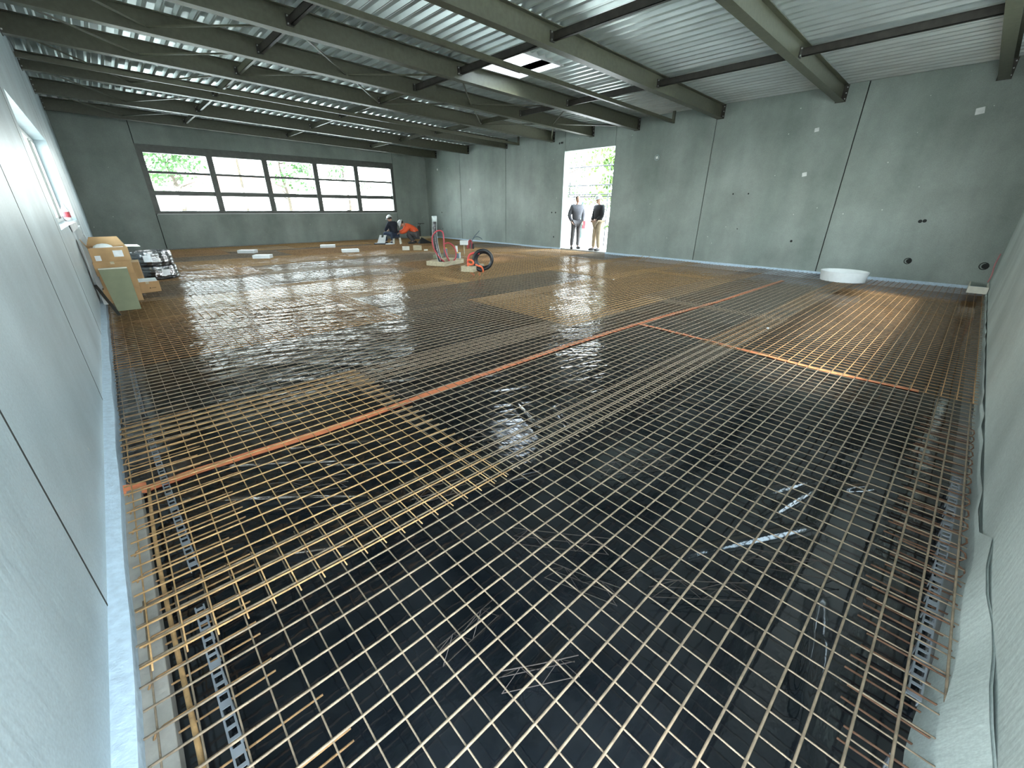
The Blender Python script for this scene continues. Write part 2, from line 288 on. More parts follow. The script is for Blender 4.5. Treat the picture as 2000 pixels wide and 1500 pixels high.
# near wall (right edge of the view)
nx0, nx1, nz0, nz1 = 3.2, 10.2, 1.27, 2.95
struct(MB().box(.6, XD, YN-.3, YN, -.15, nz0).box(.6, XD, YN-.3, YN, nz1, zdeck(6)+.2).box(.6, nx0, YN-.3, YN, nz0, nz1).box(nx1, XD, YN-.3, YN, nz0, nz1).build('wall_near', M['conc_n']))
b = MB(); b.box(nx0, nx1, YN-.22, YN-.12, nz0, nz0+.07).box(nx0, nx1, YN-.22, YN-.12, nz1-.07, nz1)
for x in (nx0+.05, 5.0, 6.8, 8.6, nx1-.05): b.box(x-.05, x+.05, YN-.22, YN-.12, nz0+.07, nz1-.07)
W3 = struct(b.build('window_3', M['frame'])); MB().box(nx0, nx1, YN-.175, YN-.17, nz0+.07, nz1-.07).build('pane', M['glass'], W3)
# edge strips around the slab
b = MB()
n = 60
for i in range(n):
    y0 = .15+(YW-.15)*i/n; y1 = .15+(YW-.15)*(i+1)/n; w0 = .058+.004*math.sin(i*1.7); w1 = .058+.004*math.sin((i+1)*1.7)
    b.quadbox([(XL, y0, -.13), (XL+w0, y0, -.13), (XL+w1, y1, -.13), (XL, y1, -.13)], [(XL, y0, .03), (XL+w0, y0, .015), (XL+w1, y1, .015), (XL, y1, .03)])
t1 = struct(b.build('trim_1', M['foam']))
b = MB(); b.box(XL+.05, XL+.135, .15, 3.05, -.13, -.055); struct(b.build('trim_2', M['ledge'], bevel=.004))
struct(MB().box(XD-.035, XD, YN, 9.06, -.13, .055).box(XD-.035, XD, 11.2, YW, -.13, .055).build('trim_3', M['foam'], bevel=.004))
struct(MB().box(XL+.05, XD-.04, YW-.03, YW, -.13, .03).build('trim_4', M['slab']))
struct(MB().box(XD-.02, XD+.35, 9.06, 11.2, -.15, .05).build('trim_5', M['ledge'], bevel=.01))
# loose foam band peeling off the near wall
b = MB(); nn = 40; P = []
for i in range(nn+1):
    x = 1.05+(13.0-1.05)*(i/nn)**1.6
    lean = .02+.095*max(0, min(1, (2.75-x)/1.3)); wob = .008*math.sin(x*9)
    P.append([(x, YN+.012+wob, .16+.02*math.sin(x*5) if x < 2.7 else .05), (x, YN+lean*.55+wob, .02), (x, YN+lean+wob*.5, -.13)])
v = [p for q in P for p in q]; v2 = [(p[0], p[1]-.008, p[2]) for p in v]
b.add(v, [(i*3+k, i*3+k+1, i*3+k+4, i*3+k+3) for i in range(nn) for k in (0, 1)]); b.add(v2, [(i*3+k+3, i*3+k+4, i*3+k+1, i*3+k) for i in range(nn) for k in (0, 1)])
struct(b.build('trim_6', M['conc_n'], smooth=True))
# ------------------------------------------------------------------ roof deck with a hole for the rooflight
sx0, sx1, sy0, sy1 = 6.55, 7.75, 6.9, 8.12
pitch = .22; x = -3.0; prof = []
while x < 13.3:
    for dx, dz in ((0, .062), (.105, .062), (.135, 0), (.155, 0), (.16, .007), (.165, 0), (.19, 0)): prof.append((x+dx, dz))
    x += pitch
b = MB()
def strip(y0, y1, cond):
    for (xa, za), (xc, zc) in zip(prof[:-1], prof[1:]):
        if cond((xa+xc)/2): b.add([(xa, y0, zdeck(xa)+za), (xc, y0, zdeck(xc)+zc), (xc, y1, zdeck(xc)+zc), (xa, y1, zdeck(xa)+za)], [(0, 1, 2, 3)])
ins = lambda q: sx0 < q < sx1
strip(-3.0, -.78, lambda q: q < 2.6); strip(-.78, sy0, lambda q: True); strip(sy0, sy1, lambda q: not ins(q)); strip(sy1, 21.0, lambda q: True)  # first strip: unseen overhang, added to keep sun out of the corner opening
ceil = struct(b.build('ceiling', M['galv']))
b = MB(); 
for (xa, xb_, ya, yb_) in ((-3, 2.6, -3, -.78), (-3, sx0, -.78, 21.05), (sx1, 13.36, -.78, 21.05), (sx0, sx1, -.78, sy0), (sx0, sx1, sy1, 21.05)):  # overhang slab first; the reach past the left wall also added against sun
    b.quadbox([(xa, ya, zdeck(xa)+.075), (xb_, ya, zdeck(xb_)+.075), (xb_, yb_, zdeck(xb_)+.075), (xa, yb_, zdeck(xa)+.075)], [(xa, ya, zdeck(xa)+.2), (xb_, ya, zdeck(xb_)+.2), (xb_, yb_, zdeck(xb_)+.2), (xa, yb_, zdeck(xa)+.2)])
b.build('roof_insulation', M['joint'], ceil)
sk = thing('rooflight', (7.15, 7.5, zdeck(7.15)), 'square white rooflight with a raised curb let into the metal deck', 'skylight')
b = MB(); X0, X1, Y0, Y1 = sx0-7.15, sx1-7.15, sy0-7.5, sy1-7.5; t = .05
for bx in ((X0-t, X0, Y0-t, Y1+t), (X1, X1+t, Y0-t, Y1+t), (X0, X1, Y0-t, Y0), (X0, X1, Y1, Y1+t)): b.box(*bx, -.03, .42)
b.build('curb', M['white'], sk); b = MB(); b.ball((0, 0, .42), .66, .66, .2, 20, 6, 0.0)
b.f.pop(); b.build('dome', M['opal'], sk, smooth=True)
b = MB(); b.box(X0, X1, -.03, .03, .33, .37); b.box(-.30, -.27, Y0, Y1, .34, .37); b.build('opener_bar', M['scaf'], sk)
# ------------------------------------------------------------------ beams
BY = [19.71, 17.06, 14.45, 11.84, 10.04, 8.29, 5.73, 3.05, .54]
bme = MB().tube([(0, 0, 0), (0, 0, .021)], .012, 6).build('bolt', M['galv_b']); BOLT = bme.data; bpy.data.objects.remove(bme)
def bolt(p, d, parent):
    o = bpy.data.objects.new('bolt', BOLT); C.objects.link(o); o.parent = parent; o.location = p; o.rotation_euler = Vector(d).to_track_quat('Z', 'Y').to_euler()
def ibeam(b, y, x0, x1, h, w, tf, tw, z=zb):
    for (ya, yb_, za, zc) in ((y-w/2, y+w/2, 0, tf), (y-tw/2, y+tw/2, tf, h-tf), (y-w/2, y+w/2, h-tf, h)):
        b.quadbox([(x0, ya, z(x0)+za), (x1, ya, z(x1)+za), (x1, yb_, z(x1)+za), (x0, yb_, z(x0)+za)], [(x0, ya, z(x0)+zc), (x1, ya, z(x1)+zc), (x1, yb_, z(x1)+zc), (x0, yb_, z(x0)+zc)])
bnames = ['farthest roof beam, next to the wide window wall', 'second roof beam from the window wall', 'third roof beam from the window wall', 'fourth roof beam from the window wall', 'roof beam on the window side of the middle one', 'roof beam bathed by the rooflight on its near side', 'roof beam just in front of the rooflight', 'second nearest roof beam, ending above the wall patches', 'nearest roof beam, at the top right corner of the view']
bnames[4] = 'fifth roof beam from the window wall'
for i, y in enumerate(BY):
    o = thing('roof_beam', (0, 0, 0), 'dark olive steel I-beam, '+bnames[i], 'beam', 'steel roof beams'); o.location = (6.3, y, zb(6.3))
    off = Vector(o.location)
    def loc(bb): bb.v = [tuple(Vector(p)-off) for p in bb.v]; return bb
    b = MB(); ibeam(b, y, XL+.015, XD-.015, BH, .16, .0125, .009); loc(b).build('beam_profile', M['steel'], o)
    for xe, s in ((XL, 1), (XD, -1)):
        b = MB(); b.box(xe+.0005*s if s > 0 else xe-.014, xe+.014 if s > 0 else xe-.0005, y-.10, y+.10, zb(xe)-.01, zb(xe)+BH); ep = loc(b).build('end_plate', M['steel_d'], o)
        for dy in (-.075, .075):
            for dz in (.05, .16, .27): bolt((xe+.014*s-6.3, dy, zb(xe)+dz-zb(6.3)), (s, 0, 0), ep)
# struts between the beams
rows = [(2.95, 'row nearest the left wall'), (6.2, 'middle row'), (9.65, 'row nearest the doorway wall')]
bays = ['the bay at the window wall', 'the second bay from the window wall', 'the third bay from the window wall', 'the fourth bay from the window wall', 'the narrow bay left of the rooflight bay', 'the rooflight bay', 'the second nearest bay', 'the nearest bay']
bays[4] = 'the narrow bay before the rooflight bay'
for i in range(8):
    for xr, rn in rows:
        y1, y0 = BY[i]-.006, BY[i+1]+.006; z0 = zb(xr)+.105
        o = thing('roof_strut', (xr, (y0+y1)/2, z0), 'steel strut in %s, %s' % (bays[i], rn), 'strut', 'struts between the roof beams')
        L = (y1-y0)/2-.03; b = MB(); b.box(-.004, .004, -L, L, 0, .12); b.box(-.004, .055, -L, L, 0, .008); b.box(-.004, .055, -L, L, .112, .12); b.build('channel', M['steel'] if i < 4 else M['steel_d'], o)
        for s in (-1, 1):
            b = MB(); b.box(-.055, .05, s*(L+.022)-.006, s*(L+.022)+.006, -.015, .135)
            cl = b.build('cleat', M['steel_d'], o)
            for dx, dz in ((-.035, .01), (-.035, .11)): bolt((dx, s*(L+.016), dz), (0, -s, 0), cl)
# long ties parallel to the beams, turned up at the doorway wall
for y, lab, dz, w in ((13.4, 'slim steel tie running beside the third roof beam, upturned end at the wall', .0, .03), (6.95, 'slim dark steel tie passing under the rooflight, upturned end at the wall', .0, .035)):
    o = tag(bpy.data.objects.new('roof_tie', None), lab, 'tie', 'ties parallel to the beams'); C.objects.link(o); o.location = (6.3, y, zb(6.3)); off = Vector(o.location)
    b = MB(); x0, x1 = XL+.01, XD-.25
    b.quadbox([(x0, y-w, zb(x0)+dz), (x1, y-w, zb(x1)+dz), (x1, y+w, zb(x1)+dz), (x0, y+w, zb(x0)+dz)], [(x0, y-w, zb(x0)+dz+.08), (x1, y-w, zb(x1)+dz+.08), (x1, y+w, zb(x1)+dz+.08), (x0, y+w, zb(x0)+dz+.08)])
    b.v = [tuple(Vector(p)-off) for p in b.v]; b.build('tie_bar', M['steel'], o)
    b = MB().box(x1-.06, x1, y-w, y+w, zb(x1)+dz+.08, zb(x1)+.30); b.v = [tuple(Vector(p)-off) for p in b.v]; b.build('upturned_end', M['steel'], o)
# diagonal wind bracing
def brace(p, q, lab):
    o = tag(MB().tube([Vector(p), Vector(q)], .018, 4).build('wind_brace', M['steel']), lab, 'brace', 'diagonal wind braces')
def zn(x): return zb(x)+.10
cnt = 0
for i in range(5):     # along the left wall: node on the farther beam, legs to the nearer one
    y0, y1 = BY[i]-.01, BY[i+1]+.01
    nm = ORD[i]
    brace((1.3, y0, zn(1.3)), (XL+.08, y1, zn(-.3)), 'wind brace, %s bay from the window wall, ending at the left wall' % nm)
    brace((1.34, y0, zn(1.3)), (2.9, y1, zn(2.9)), 'wind brace, %s bay from the window wall, ending at the leftmost strut' % nm)
mid = [4.57, 7.85, 11.07]
for k, xn in enumerate(mid):
    y0, y1 = BY[4]-.01, BY[5]+.01
    for j, xe in enumerate(([2.99, 6.16], [6.24, 9.61], [9.69, XD-.1])[k]):
        brace((xn+(.03 if j else -.03), y0, zn(xn)), (xe, y1, zn(xe)), 'brace before the rooflight bay, %s V from the left, %s leg' % (ORD[k], ('left', 'right')[j]))
    y0, y1 = BY[3]-.01, BY[4]+.01
    for j, xe in enumerate(([2.99, 6.16], [6.24, 9.61], [9.69, XD-.1])[k]):
        brace((xe, y0, zn(xe)), (xn+(.03 if j else -.03), y1, zn(xn)), 'brace in the fourth bay from the windows, %s V from the left, %s leg' % (ORD[k], ('left', 'right')[j]))
# ------------------------------------------------------------------ film on the ground
def noise2(X, Y, sc, seed):
    r = np.random.default_rng(seed); out = np.zeros_like(X)
    for k in range(7):
        a = r.uniform(0, math.pi*2); f = sc*r.uniform(.6, 1.7); ph = r.uniform(0, 6.28); out += np.sin((X*math.cos(a)+Y*math.sin(a))*f+ph)
    return out/4
def film_h(X, Y):
    wx = X+.35*noise2(X, Y, 1.3, 1); wy = Y+.35*noise2(X, Y, 1.3, 2)
    h = .004*noise2(X, Y, 2.5, 3)
    amp = np.clip((Y-1.2)/1.4, .12, 1.7)*np.clip(1.5-.09*X, .3, 1)
    for k, (ang, f, a) in enumerate(((-.55, 9, .006), (-.35, 21, .0035), (-.8, 34, .0018), (.9, 12, .0022))):
        s = np.sin((wx*math.sin(-ang)+wy*math.cos(ang))*f+2.2*noise2(X, Y, 1.1, 10+k)); h += amp*a*(np.clip(1-np.abs(s)*1.6, 0, 1)**2)*np.clip(.5+noise2(X, Y, 1.6, 20+k), 0, 1.3)
    for (x0, y0, x1, y1, wd, a) in FOLDS:
        dx, dy = x1-x0, y1-y0; L2 = dx*dx+dy*dy; t = np.clip(((X-x0)*dx+(Y-y0)*dy)/L2, 0, 1); d = np.hypot(X-x0-t*dx, Y-y0-t*dy); h += a*np.exp(-(d/wd)**2)*np.sin(np.clip(t, .0, 1)*math.pi)**.5
    return h
FOLDS = [(2.48, 0.5, 3.05, 0.26, 0.028, 0.0138), (2.3, 0.38, 2.95, 0.24, 0.024, 0.0115), (1.7, 0.58, 2.52, 0.15, 0.026, 0.0149), (1.3, 0.73, 1.86, 0.5, 0.028, 0.0115), (0.62, 0.66, 1.02, 0.68, 0.024, 0.0149), (1.4, -0.05, 1.74, -0.03, 0.024, 0.0115), (1.28, -0.08, 2, 0.02, 0.024, 0.0092), (3, 0.14, 3.2, 0, 0.028, 0.0138), (0, 2.7, 0.78, 2.05, 0.028, 0.0161), (0.1, 3.09, 0.78, 2.58, 0.026, 0.0138), (0.45, 3.05, 1.2, 2.6, 0.028, 0.0138), (0.2, 2.4, 0.9, 1.9, 0.024, 0.0126), (0.35, 2.9, 1, 2.3, 0.024, 0.0115), (0.6, 2.6, 1.5, 2, 0.024, 0.0126), (0.1, 2, 0.6, 1.7, 0.024, 0.0115), (2.35, 2.5, 2.1, 1.9, 0.028, 0.0138), (3.38, 1.47, 3.58, 1.26, .05, .012), (2.6, 2.2, 2.2, 1.6, 0.024, 0.0115), (1.1, 1.75, 1.8, 1.5, 0.028, 0.0115)]
def film(name, x0, x1, y0, y1, step, z, label, mt='film_n'):
    nx = int((x1-x0)/step)+1; ny = int((y1-y0)/step)+1
    X, Y = np.meshgrid(np.linspace(x0, x1, nx), np.linspace(y0, y1, ny), indexing='ij')
    H = np.minimum(film_h(X, Y), .024); Z = z+H; co = np.stack([X, Y, Z], -1).reshape(-1, 3)
    idx = np.arange(nx*ny).reshape(nx, ny); F = np.stack([idx[:-1, :-1], idx[1:, :-1], idx[1:, 1:], idx[:-1, 1:]], -1).reshape(-1, 4)
    me = bpy.data.meshes.new(name); me.vertices.add(len(co)); me.vertices.foreach_set('co', co.ravel()); me.loops.add(F.size); me.loops.foreach_set('vertex_index', F.ravel())
    me.polygons.add(len(F)); me.polygons.foreach_set('loop_start', np.arange(0, F.size, 4)); me.polygons.foreach_set('use_smooth', [True]*len(F)); me.update(); me.validate()
    me.materials.append(M[mt]); o = bpy.data.objects.new(name, me); C.objects.link(o); return tag(o, label, 'plastic film')
ZF = -.128
film('plastic_film', XL+.13, 5.53, YN+.1, 3.14, .0105, ZF, 'black plastic film in the left foreground, bounded by the two orange tapes')
film('plastic_film', 5.5, XD-.04, YN+.1, 3.14, .03, ZF-.003, 'black plastic film along the near wall, beyond the shorter orange tape')
film('plastic_film', XL+.07, XD-.04, 3.10, YW-.03, .033, ZF-.006, 'wrinkled black plastic film over the far area, reflecting the wide window', 'film')
# tapes
def tape(pts, w, label, bend=None):
    b = MB(); n = len(pts)
    for (x, y), (x2, y2) in zip(pts[:-1], pts[1:]):
        m_ = max(1, int(math.hypot(x2-x, y2-y)/.06)); d = Vector((x2-x, y2-y, 0)).normalized(); q = Vector((-d.y, d.x, 0))*w/2
        P_ = [Vector((x+(x2-x)*k/m_, y+(y2-y)*k/m_, 0)) for k in range(m_+1)]
        top = []
        for p in P_:
            h = float(film_h(np.array([[p.x]]), np.array([[p.y]]))[0, 0]); p.z = ZF+min(h, .024)+.006; top += [p-q, p+q]
        b.add(top+[p-Vector((0, 0, .002)) for p in top], [(2*k, 2*k+2, 2*k+3, 2*k+1) for k in range(m_)]+[(2*k+1+len(top), 2*k+3+len(top), 2*k+2+len(top), 2*k+len(top)) for k in range(m_)])
    if bend: b.quadbox(*bend)
    return tag(b.build('adhesive_tape', M['tape']), label, 'tape', 'orange tapes on the black film')
tape([(-.26, 3.12), (0, 3.14), (.8, 3.12), (2.1, 3.17), (4, 3.24), (5.7, 3.2), (8.2, 3.06), (12.1, 3.0)], .085, 'long orange tape crossing the black film from the left wall to the doorway wall')
tag(MB().quadbox([(-.36, 3.02, -.05), (-.25, 3.03, -.10), (-.25, 3.17, -.10), (-.35, 3.12, -.05)], [(-.36, 3.02, -.045), (-.25, 3.03, -.095), (-.25, 3.17, -.095), (-.35, 3.12, -.045)]).build('adhesive_tape', M['tape']), 'folded orange tape end stuck on the ledge at the left wall', 'tape', 'orange tapes on the black film')
tape([(5.66, 3.16), (5.62, 2.15), (5.42, .68), (5.45, -.05)], .07, 'short orange tape branching off the long one toward the near wall')
# ------------------------------------------------------------------ welded mesh sheets
def wob(seed): 
    r = np.random.default_rng(seed); ph = r.uniform(0, 6.28, 4); a = r.uniform(.5, 1.3, 4)
    return lambda x, y: .004*(math.sin(x*a[0]+ph[0])*math.sin(y*a[1]*1.4+ph[1]))+.0025*math.sin((x+y)*a[2]*2+ph[2])
def sheet(x0, x1, y0, y1, z, mt, label, seed, xo=.03, rx=.0047, ry=.0032):
    W = wob(seed); r = np.random.default_rng(seed); b = MB()
    nyb = int(round((y1-y0-2*xo)/.1)); nxb = int(round((x1-x0-2*xo)/.1)); far = (x0**2+y0**2) > 16; n = 5 if not far else 4
    dxl = r.uniform(-.002, .002)
    ang = r.uniform(-.002, .002)
    for k in range(nyb+1):        # bars along x (upper)
        y = y0+xo+k*.1+r.uniform(-.0012, .0012); seg = max(2, int((x1-x0)/(.3 if not far else .75))); e0, e1 = r.uniform(-.004, .004, 2)
        b.tube([(x0+e0+(x1-x0+e1-e0)*i/seg, y+ang*(x0+(x1-x0)*i/seg-x0), z+ry+W(x0+(x1-x0)*i/seg, y)) for i in range(seg+1)], rx, n)
    for k in range(nxb+1):        # bars along y (lower)
        x = x0+xo+k*.1+r.uniform(-.0012, .0012); seg = max(2, int((y1-y0)/(.3 if not far else .6))); e0, e1 = r.uniform(-.004, .004, 2)
        b.tube([(x, y0+e0+(y1-y0+e1-e0)*i/seg+ang*(x-x0), z-rx+W(x, y0+(y1-y0)*i/seg)) for i in range(seg+1)], ry, n)
    return tag(b.build('welded_mesh_sheet', mt, smooth=True), label, 'mesh sheet', 'welded steel mesh sheets')
T, G, Br = M['rust'], M['rust_g'], M['rust_b']
sheet(-.34, 5.23, -.42, 1.955, -.004, T, 'tan steel mesh sheet in the immediate foreground, largest and nearest of all', 1)
sheet(5.02, 11.0, -.42, 1.975, .010, M['rust_b'], 'brown steel mesh sheet along the near wall, beyond the shorter orange tape', 2)
sheet(10.7, 13.0, -.42, 1.96, -.004, Br, 'brown steel mesh sheet in the corner of the near wall and doorway wall', 3)
sheet(-.33, 1.46, 1.545, 3.93, .012, G, 'golden brown mesh sheet crossed by the orange tape at the left wall', 4)
sheet(1.30, 7.2, 1.56, 3.95, -.004, T, 'tan mesh sheet under the long orange tape line, mid foreground, open dark film below', 5)
sheet(6.9, 13.0, 1.60, 4.0, .012, T, 'tan mesh sheet reaching the doorway wall beside the white ring', 6)
cols = [(3.52, 5.92), (5.50, 7.90), (7.45, 9.85), (9.45, 11.85), (11.4, 13.8), (13.35, 15.75), (15.3, 17.7), (17.25, 19.65), (18.3, 20.68)]
splits = [[(-.33, 5.8), (4.4, 10.4), (10.1, 13.0)], [(-.33, 2.9), (2.6, 8.6), (8.3, 13.0)], [(-.33, 5.67), (5.3, 11.3), (11.0, 13.0)]]
side = ['left wall end', 'middle', 'doorway wall end']
for i, (ya, yb_) in enumerate(cols):
    for j, (xa, xb_) in enumerate(splits[i % 3]):
        mt = G if (i, j) in ((0, 1), (2, 0), (5, 1), (8, 0), (8, 1), (8, 2), (6, 2)) else (T if (i+2*j) % 3 == 0 else (Br if (i+j) % 3 == 1 else G))
        if (i, j) == (0, 0): mt = M['rust']
        cn = {'rebar_orange': 'orange-brown', 'rebar_tan': 'tan', 'rebar_brown': 'dark rust brown'}[mt.name]
        sheet(xa, xb_, ya, yb_, -.004+.012*((i+j) % 2), mt, '%s mesh sheet, %s row from the near wall, %s' % (cn, ORD[i+2], side[j]), 20+i*3+j)
# hairpin edge bars
def hairpins(idx, p0, p1, side_, label, grp):
    b = MB(); a = Vector(p0); c = Vector(p1); d = (c-a).normalized(); zt_, zl = p0[2], p0[2]-.07
    b.tube([c, a+d*.035, a+d*.01+Vector((0, 0, -.012)), a+Vector((0, 0, -.035)), a+d*.01+Vector((0, 0, -.058)), a+d*.035+Vector((0, 0, -.07)), c+Vector((0, 0, -.07))], .004, 6)
    tag(b.build('hairpin_bar', M['rust_shade'] if 'near wall' in grp else M['rust_b'], smooth=True), label, 'rebar', grp)
yy = .72; k = 0
while yy < 4.3:
    L = random.uniform(.34, .55); hairpins(k, (-.33, yy, -.022), (-.33+L, yy+random.uniform(-.01, .01), -.022), 0, '%s bent hairpin bar from the camera poking out along the left wall' % ORD[k].capitalize(), 'hairpin bars along the left wall'); yy += .205 if yy < 3 else .26; k += 1
yy = 1.35; k = 0
while yy < 4.6:
    hairpins(k, (yy, -.43, -.03), (yy+random.uniform(-.012, .012), -.14+random.uniform(-.05, .04), -.03), 0, '%s bent hairpin bar from the camera lying at right angles to the near wall' % ORD[k].capitalize(), 'hairpin bars along the near wall'); yy += .15; k += 1
# loose bar + perforated spacer strips
tag(MB().tube([(-.232+.012*math.sin(y*2.1), y, -.034+.004*math.sin(y*3)) for y in np.arange(.9, 3.0, .12)], .0085, 8).build('loose_rebar', M['rust_g'], smooth=True), 'thick orange-brown loose bar lying under the mesh along the left wall', 'rebar')
def perf(p0, p1, wd, z, label):
    a = Vector((*p0, z)); c = Vector((*p1, z)); d = (c-a); L = d.length; d.normalize(); q = Vector((-d.y, d.x, 0)); b = MB(); t_ = .004
    def bx(s0, s1, o0, o1):
        P_ = [a+d*s0+q*o0, a+d*s1+q*o0, a+d*s1+q*o1, a+d*s0+q*o1]; b.quadbox(P_, [p+Vector((0, 0, t_)) for p in P_])
        P2 = [p-Vector((0, 0, .03)) for p in P_]
    bx(0, L, 0, .006); bx(0, L, wd-.006, wd); s = 0; k = 0
    while s < L-.01:
        bx(s, min(s+(.012 if k % 4 else .03), L), .006, wd-.006); s += .042 if k % 4 else .058; k += 1
    for s in np.arange(.02, L, .12):
        for o_ in (0.0, wd-.004):
            P_ = [a+d*s+q*o_, a+d*(s+.03)+q*o_, a+d*(s+.03)+q*(o_+.004), a+d*s+q*(o_+.004)]; b.quadbox([p-Vector((0, 0, .05)) for p in P_], P_)
    return tag(b.build('perforated_spacer_strip', M['plas_g']), label, 'spacer strip', 'grey perforated spacer strips')
perf((-.115, .55), (-.125, 1.82), .036, -.058, 'grey perforated spacer strip at the left wall, piece nearest the camera')
perf((-.11, 2.10), (-.165, 3.85), .036, -.058, 'grey perforated spacer strip at the left wall passing over the orange tape')
perf((-.18, 4.3), (-.19, 5.7), .036, -.058, 'grey perforated spacer strip at the left wall, farthest piece beyond the sheet edge')
perf((1.65, -.345), (3.6, -.385), .04, -.058, 'grey perforated spacer strip in the dark gap by the near wall, longer piece')
perf((.85, -.31), (1.35, -.33), .04, -.058, 'shorter grey perforated spacer strip in the gap by the near wall')
# wire spacers (zigzag trusses) below the mesh
def wspacer(x, y, ang, L, label):
    b = MB(); d = Vector((math.cos(ang), math.sin(ang), 0)); q = Vector((-d.y, d.x, 0)); o = Vector((x, y, 0)); zt_, zl = -.022, -.104
    b.tube([o+Vector((0, 0, zt_)), o+d*L*.5+Vector((0, 0, zt_-.004)), o+d*L+Vector((0, 0, zt_))], .0022, 5)
    for s in (-1, 1):
        b.tube([o+q*.028*s+Vector((0, 0, zl)), o+d*L+q*.028*s+Vector((0, 0, zl+.003))], .002, 5)
        n_ = max(2, int(L/.16)); pts = []
        for k in range(n_*2+1): pts.append(o+d*(L*k/(2*n_))+(Vector((0, 0, zt_)) if k % 2 else q*.028*s+Vector((0, 0, zl-.003))))
        b.tube(pts, .0018, 5)
    tag(b.build('wire_spacer', M['wire']), label, 'wire spacer', 'zigzag wire spacers under the mesh')
wl_ = [(.50, .95, .05, .30), (1.12, .95, -1.2, .35), (1.15, 1.22, -.9, .5), (.62, .72, -.55, .3), (1.4, .55, -.8, .45), (2.0, 1.25, -.6, .5), (1.9, .35, -1.0, .45), (2.7, .85, -.7, .5), (2.9, 1.55, -.5, .5), (.9, 1.85, -.3, .45), (1.6, 2.2, -.6, .5), (.3, 2.5, -.5, .45), (2.6, 2.5, -.5, .6), (3.8, 2.3, -.7, .6), (3.6, 1.1, -.6, .6), (4.3, .3, -.8, .5), (1.2, 3.8, -.6, .6), (2.9, 3.75, -.8, .6), (4.6, 3.5, -.4, .6), (.2, 4.8, -.6, .6), (2.1, 5.3, -.5, .6), (4.9, 5.2, -.5, .6), (6.6, 2.4, -.7, .6), (6.3, .7, -.6, .6), (7.4, 4.6, -.6, .6), (3.2, 7.2, -.5, .6)]
for k, (x, y, a, L) in enumerate(sorted(wl_, key=lambda t: t[0]**2+t[1]**2)):
    wspacer(x, y, a, L, '%s nearest zigzag wire spacer standing on the black film' % ORD[k].capitalize() if k else 'Nearest zigzag wire spacer standing on the black film')
# ------------------------------------------------------------------ objects on the mesh
ZM = .013
U = Vector((.732, -.68, 0)); V_ = Vector((.68, .732, 0))
def pl(base, pts, s, depth=None):    # points given as (right, up) offsets seen from the camera side, in the vertical plane through the base
    return [Vector(base)+U*(p[0]*s)+Vector((0, 0, p[1]*s))+(V_*p[2] if len(p) > 2 else Vector((0, 0, 0))) for p in pts]
def smooth(pts, n=6):
    P_ = [Vector(p) for p in pts]; out = []
    for i in range(len(P_)-1):
        a, b_, c, d = P_[max(i-1, 0)], P_[i], P_[i+1], P_[min(i+2, len(P_)-1)]
        for k in range(n):
            t_ = k/n; out.append(.5*((2*b_)+(c-a)*t_+(2*a-5*b_+4*c-d)*t_*t_+(3*b_-a-3*c+d)*t_**3))
    return out+[P_[-1]]
# white ring
o = tag(MB().lathe((12.15, 1.85, ZM), [(.0, .0), (.42, .0), (.455, .21), (.445, .215), (.43, .21), (.40, .03), (.0, .03)], 48).build('white_tub', M['white'], smooth=False), 'low round white tub lying on the mesh by the doorway wall', 'tub')
# cardboard boxes
def carton(x, y, z, w, d, h, label, rz=0, opened=False, labels=(), marks=()):
    o = thing('cardboard_box', (x, y, z), label, 'box', 'cardboard boxes by the left wall', rz); b = MB(); w2, d2, t_ = w/2, d/2, .006
    if opened:
        b.box(-w2, w2, -d2, -d2+t_, 0, h); b.box(-w2, w2, d2-t_, d2, 0, h); b.box(-w2, -w2+t_, -d2+t_, d2-t_, 0, h); b.box(w2-t_, w2, -d2+t_, d2-t_, 0, h); b.box(-w2+t_, w2-t_, -d2+t_, d2-t_, 0, t_)
    else: b.box(-w2, w2, -d2, d2, 0, h)
    b.build('carton', M['card'], o, bevel=.004)
    if opened:
        for (nm, P_, dz) in (('flap', [(w2, -d2, h), (w2, d2, h), (w2+.17, d2+.02, h-.01), (w2+.17, -d2+.02, h-.01)], .005), ('flap', [(-w2, d2, h), (w2, d2, h), (w2-.06, d2+.10, h+.13), (-w2+.06, d2+.10, h+.13)], .005), ('flap', [(-w2, -d2, h), (-w2, d2, h), (-w2-.05, d2-.1, h+.12), (-w2-.05, -d2+.1, h+.12)], .005)):
            MB().quadbox(P_, [(p[0], p[1], p[2]+dz) for p in P_]).build(nm, M['card'] if P_[0][0] < 0 else M['cream'], o)
        MB().box(-w2+.03, w2-.03, -d2+.03, d2-.03, h*.35, h*.88).ball((-.05, 0, h*.9), .13, .16, .07, 10, 6).build('packing_paper', M['white'], o)
    else: MB().box(-.025, .025, -d2-.0006, d2+.0006, h-.04, h+.0008).build('packing_tape', M['timber'], o)
    for (lx, lz, lw, lh) in labels: MB().box(lx-lw/2, lx+lw/2, -d2-.0025, -d2-.0005, lz-lh/2, lz+lh/2).build('shipping_label', M['paper'], o)
    for (lx, lz) in marks: MB().add([(lx+.012*math.cos(t*math.pi/4), -d2-.0045, lz+.012*math.sin(t*math.pi/4)) for t in range(8)], [tuple(range(8))]).box(lx+.02, lx+.09, -d2-.0045, -d2-.004, lz-.004, lz+.004).build('printed_mark', M['card_d'], o)
    return o
bz = ZM; hs = [.235, .215, .215, .22]
carton(-.09, 9.88, bz, .47, .55, hs[0], 'brown carton at the bottom of the stack, mostly hidden by the olive board'); bz += hs[0]+.001
carton(-.08, 9.87, bz, .46, .55, hs[1], 'brown carton second from the floor in the stack by the left wall', .02, labels=((-.10, .15, .09, .06),), marks=((.06, .11),)); bz += hs[1]+.001
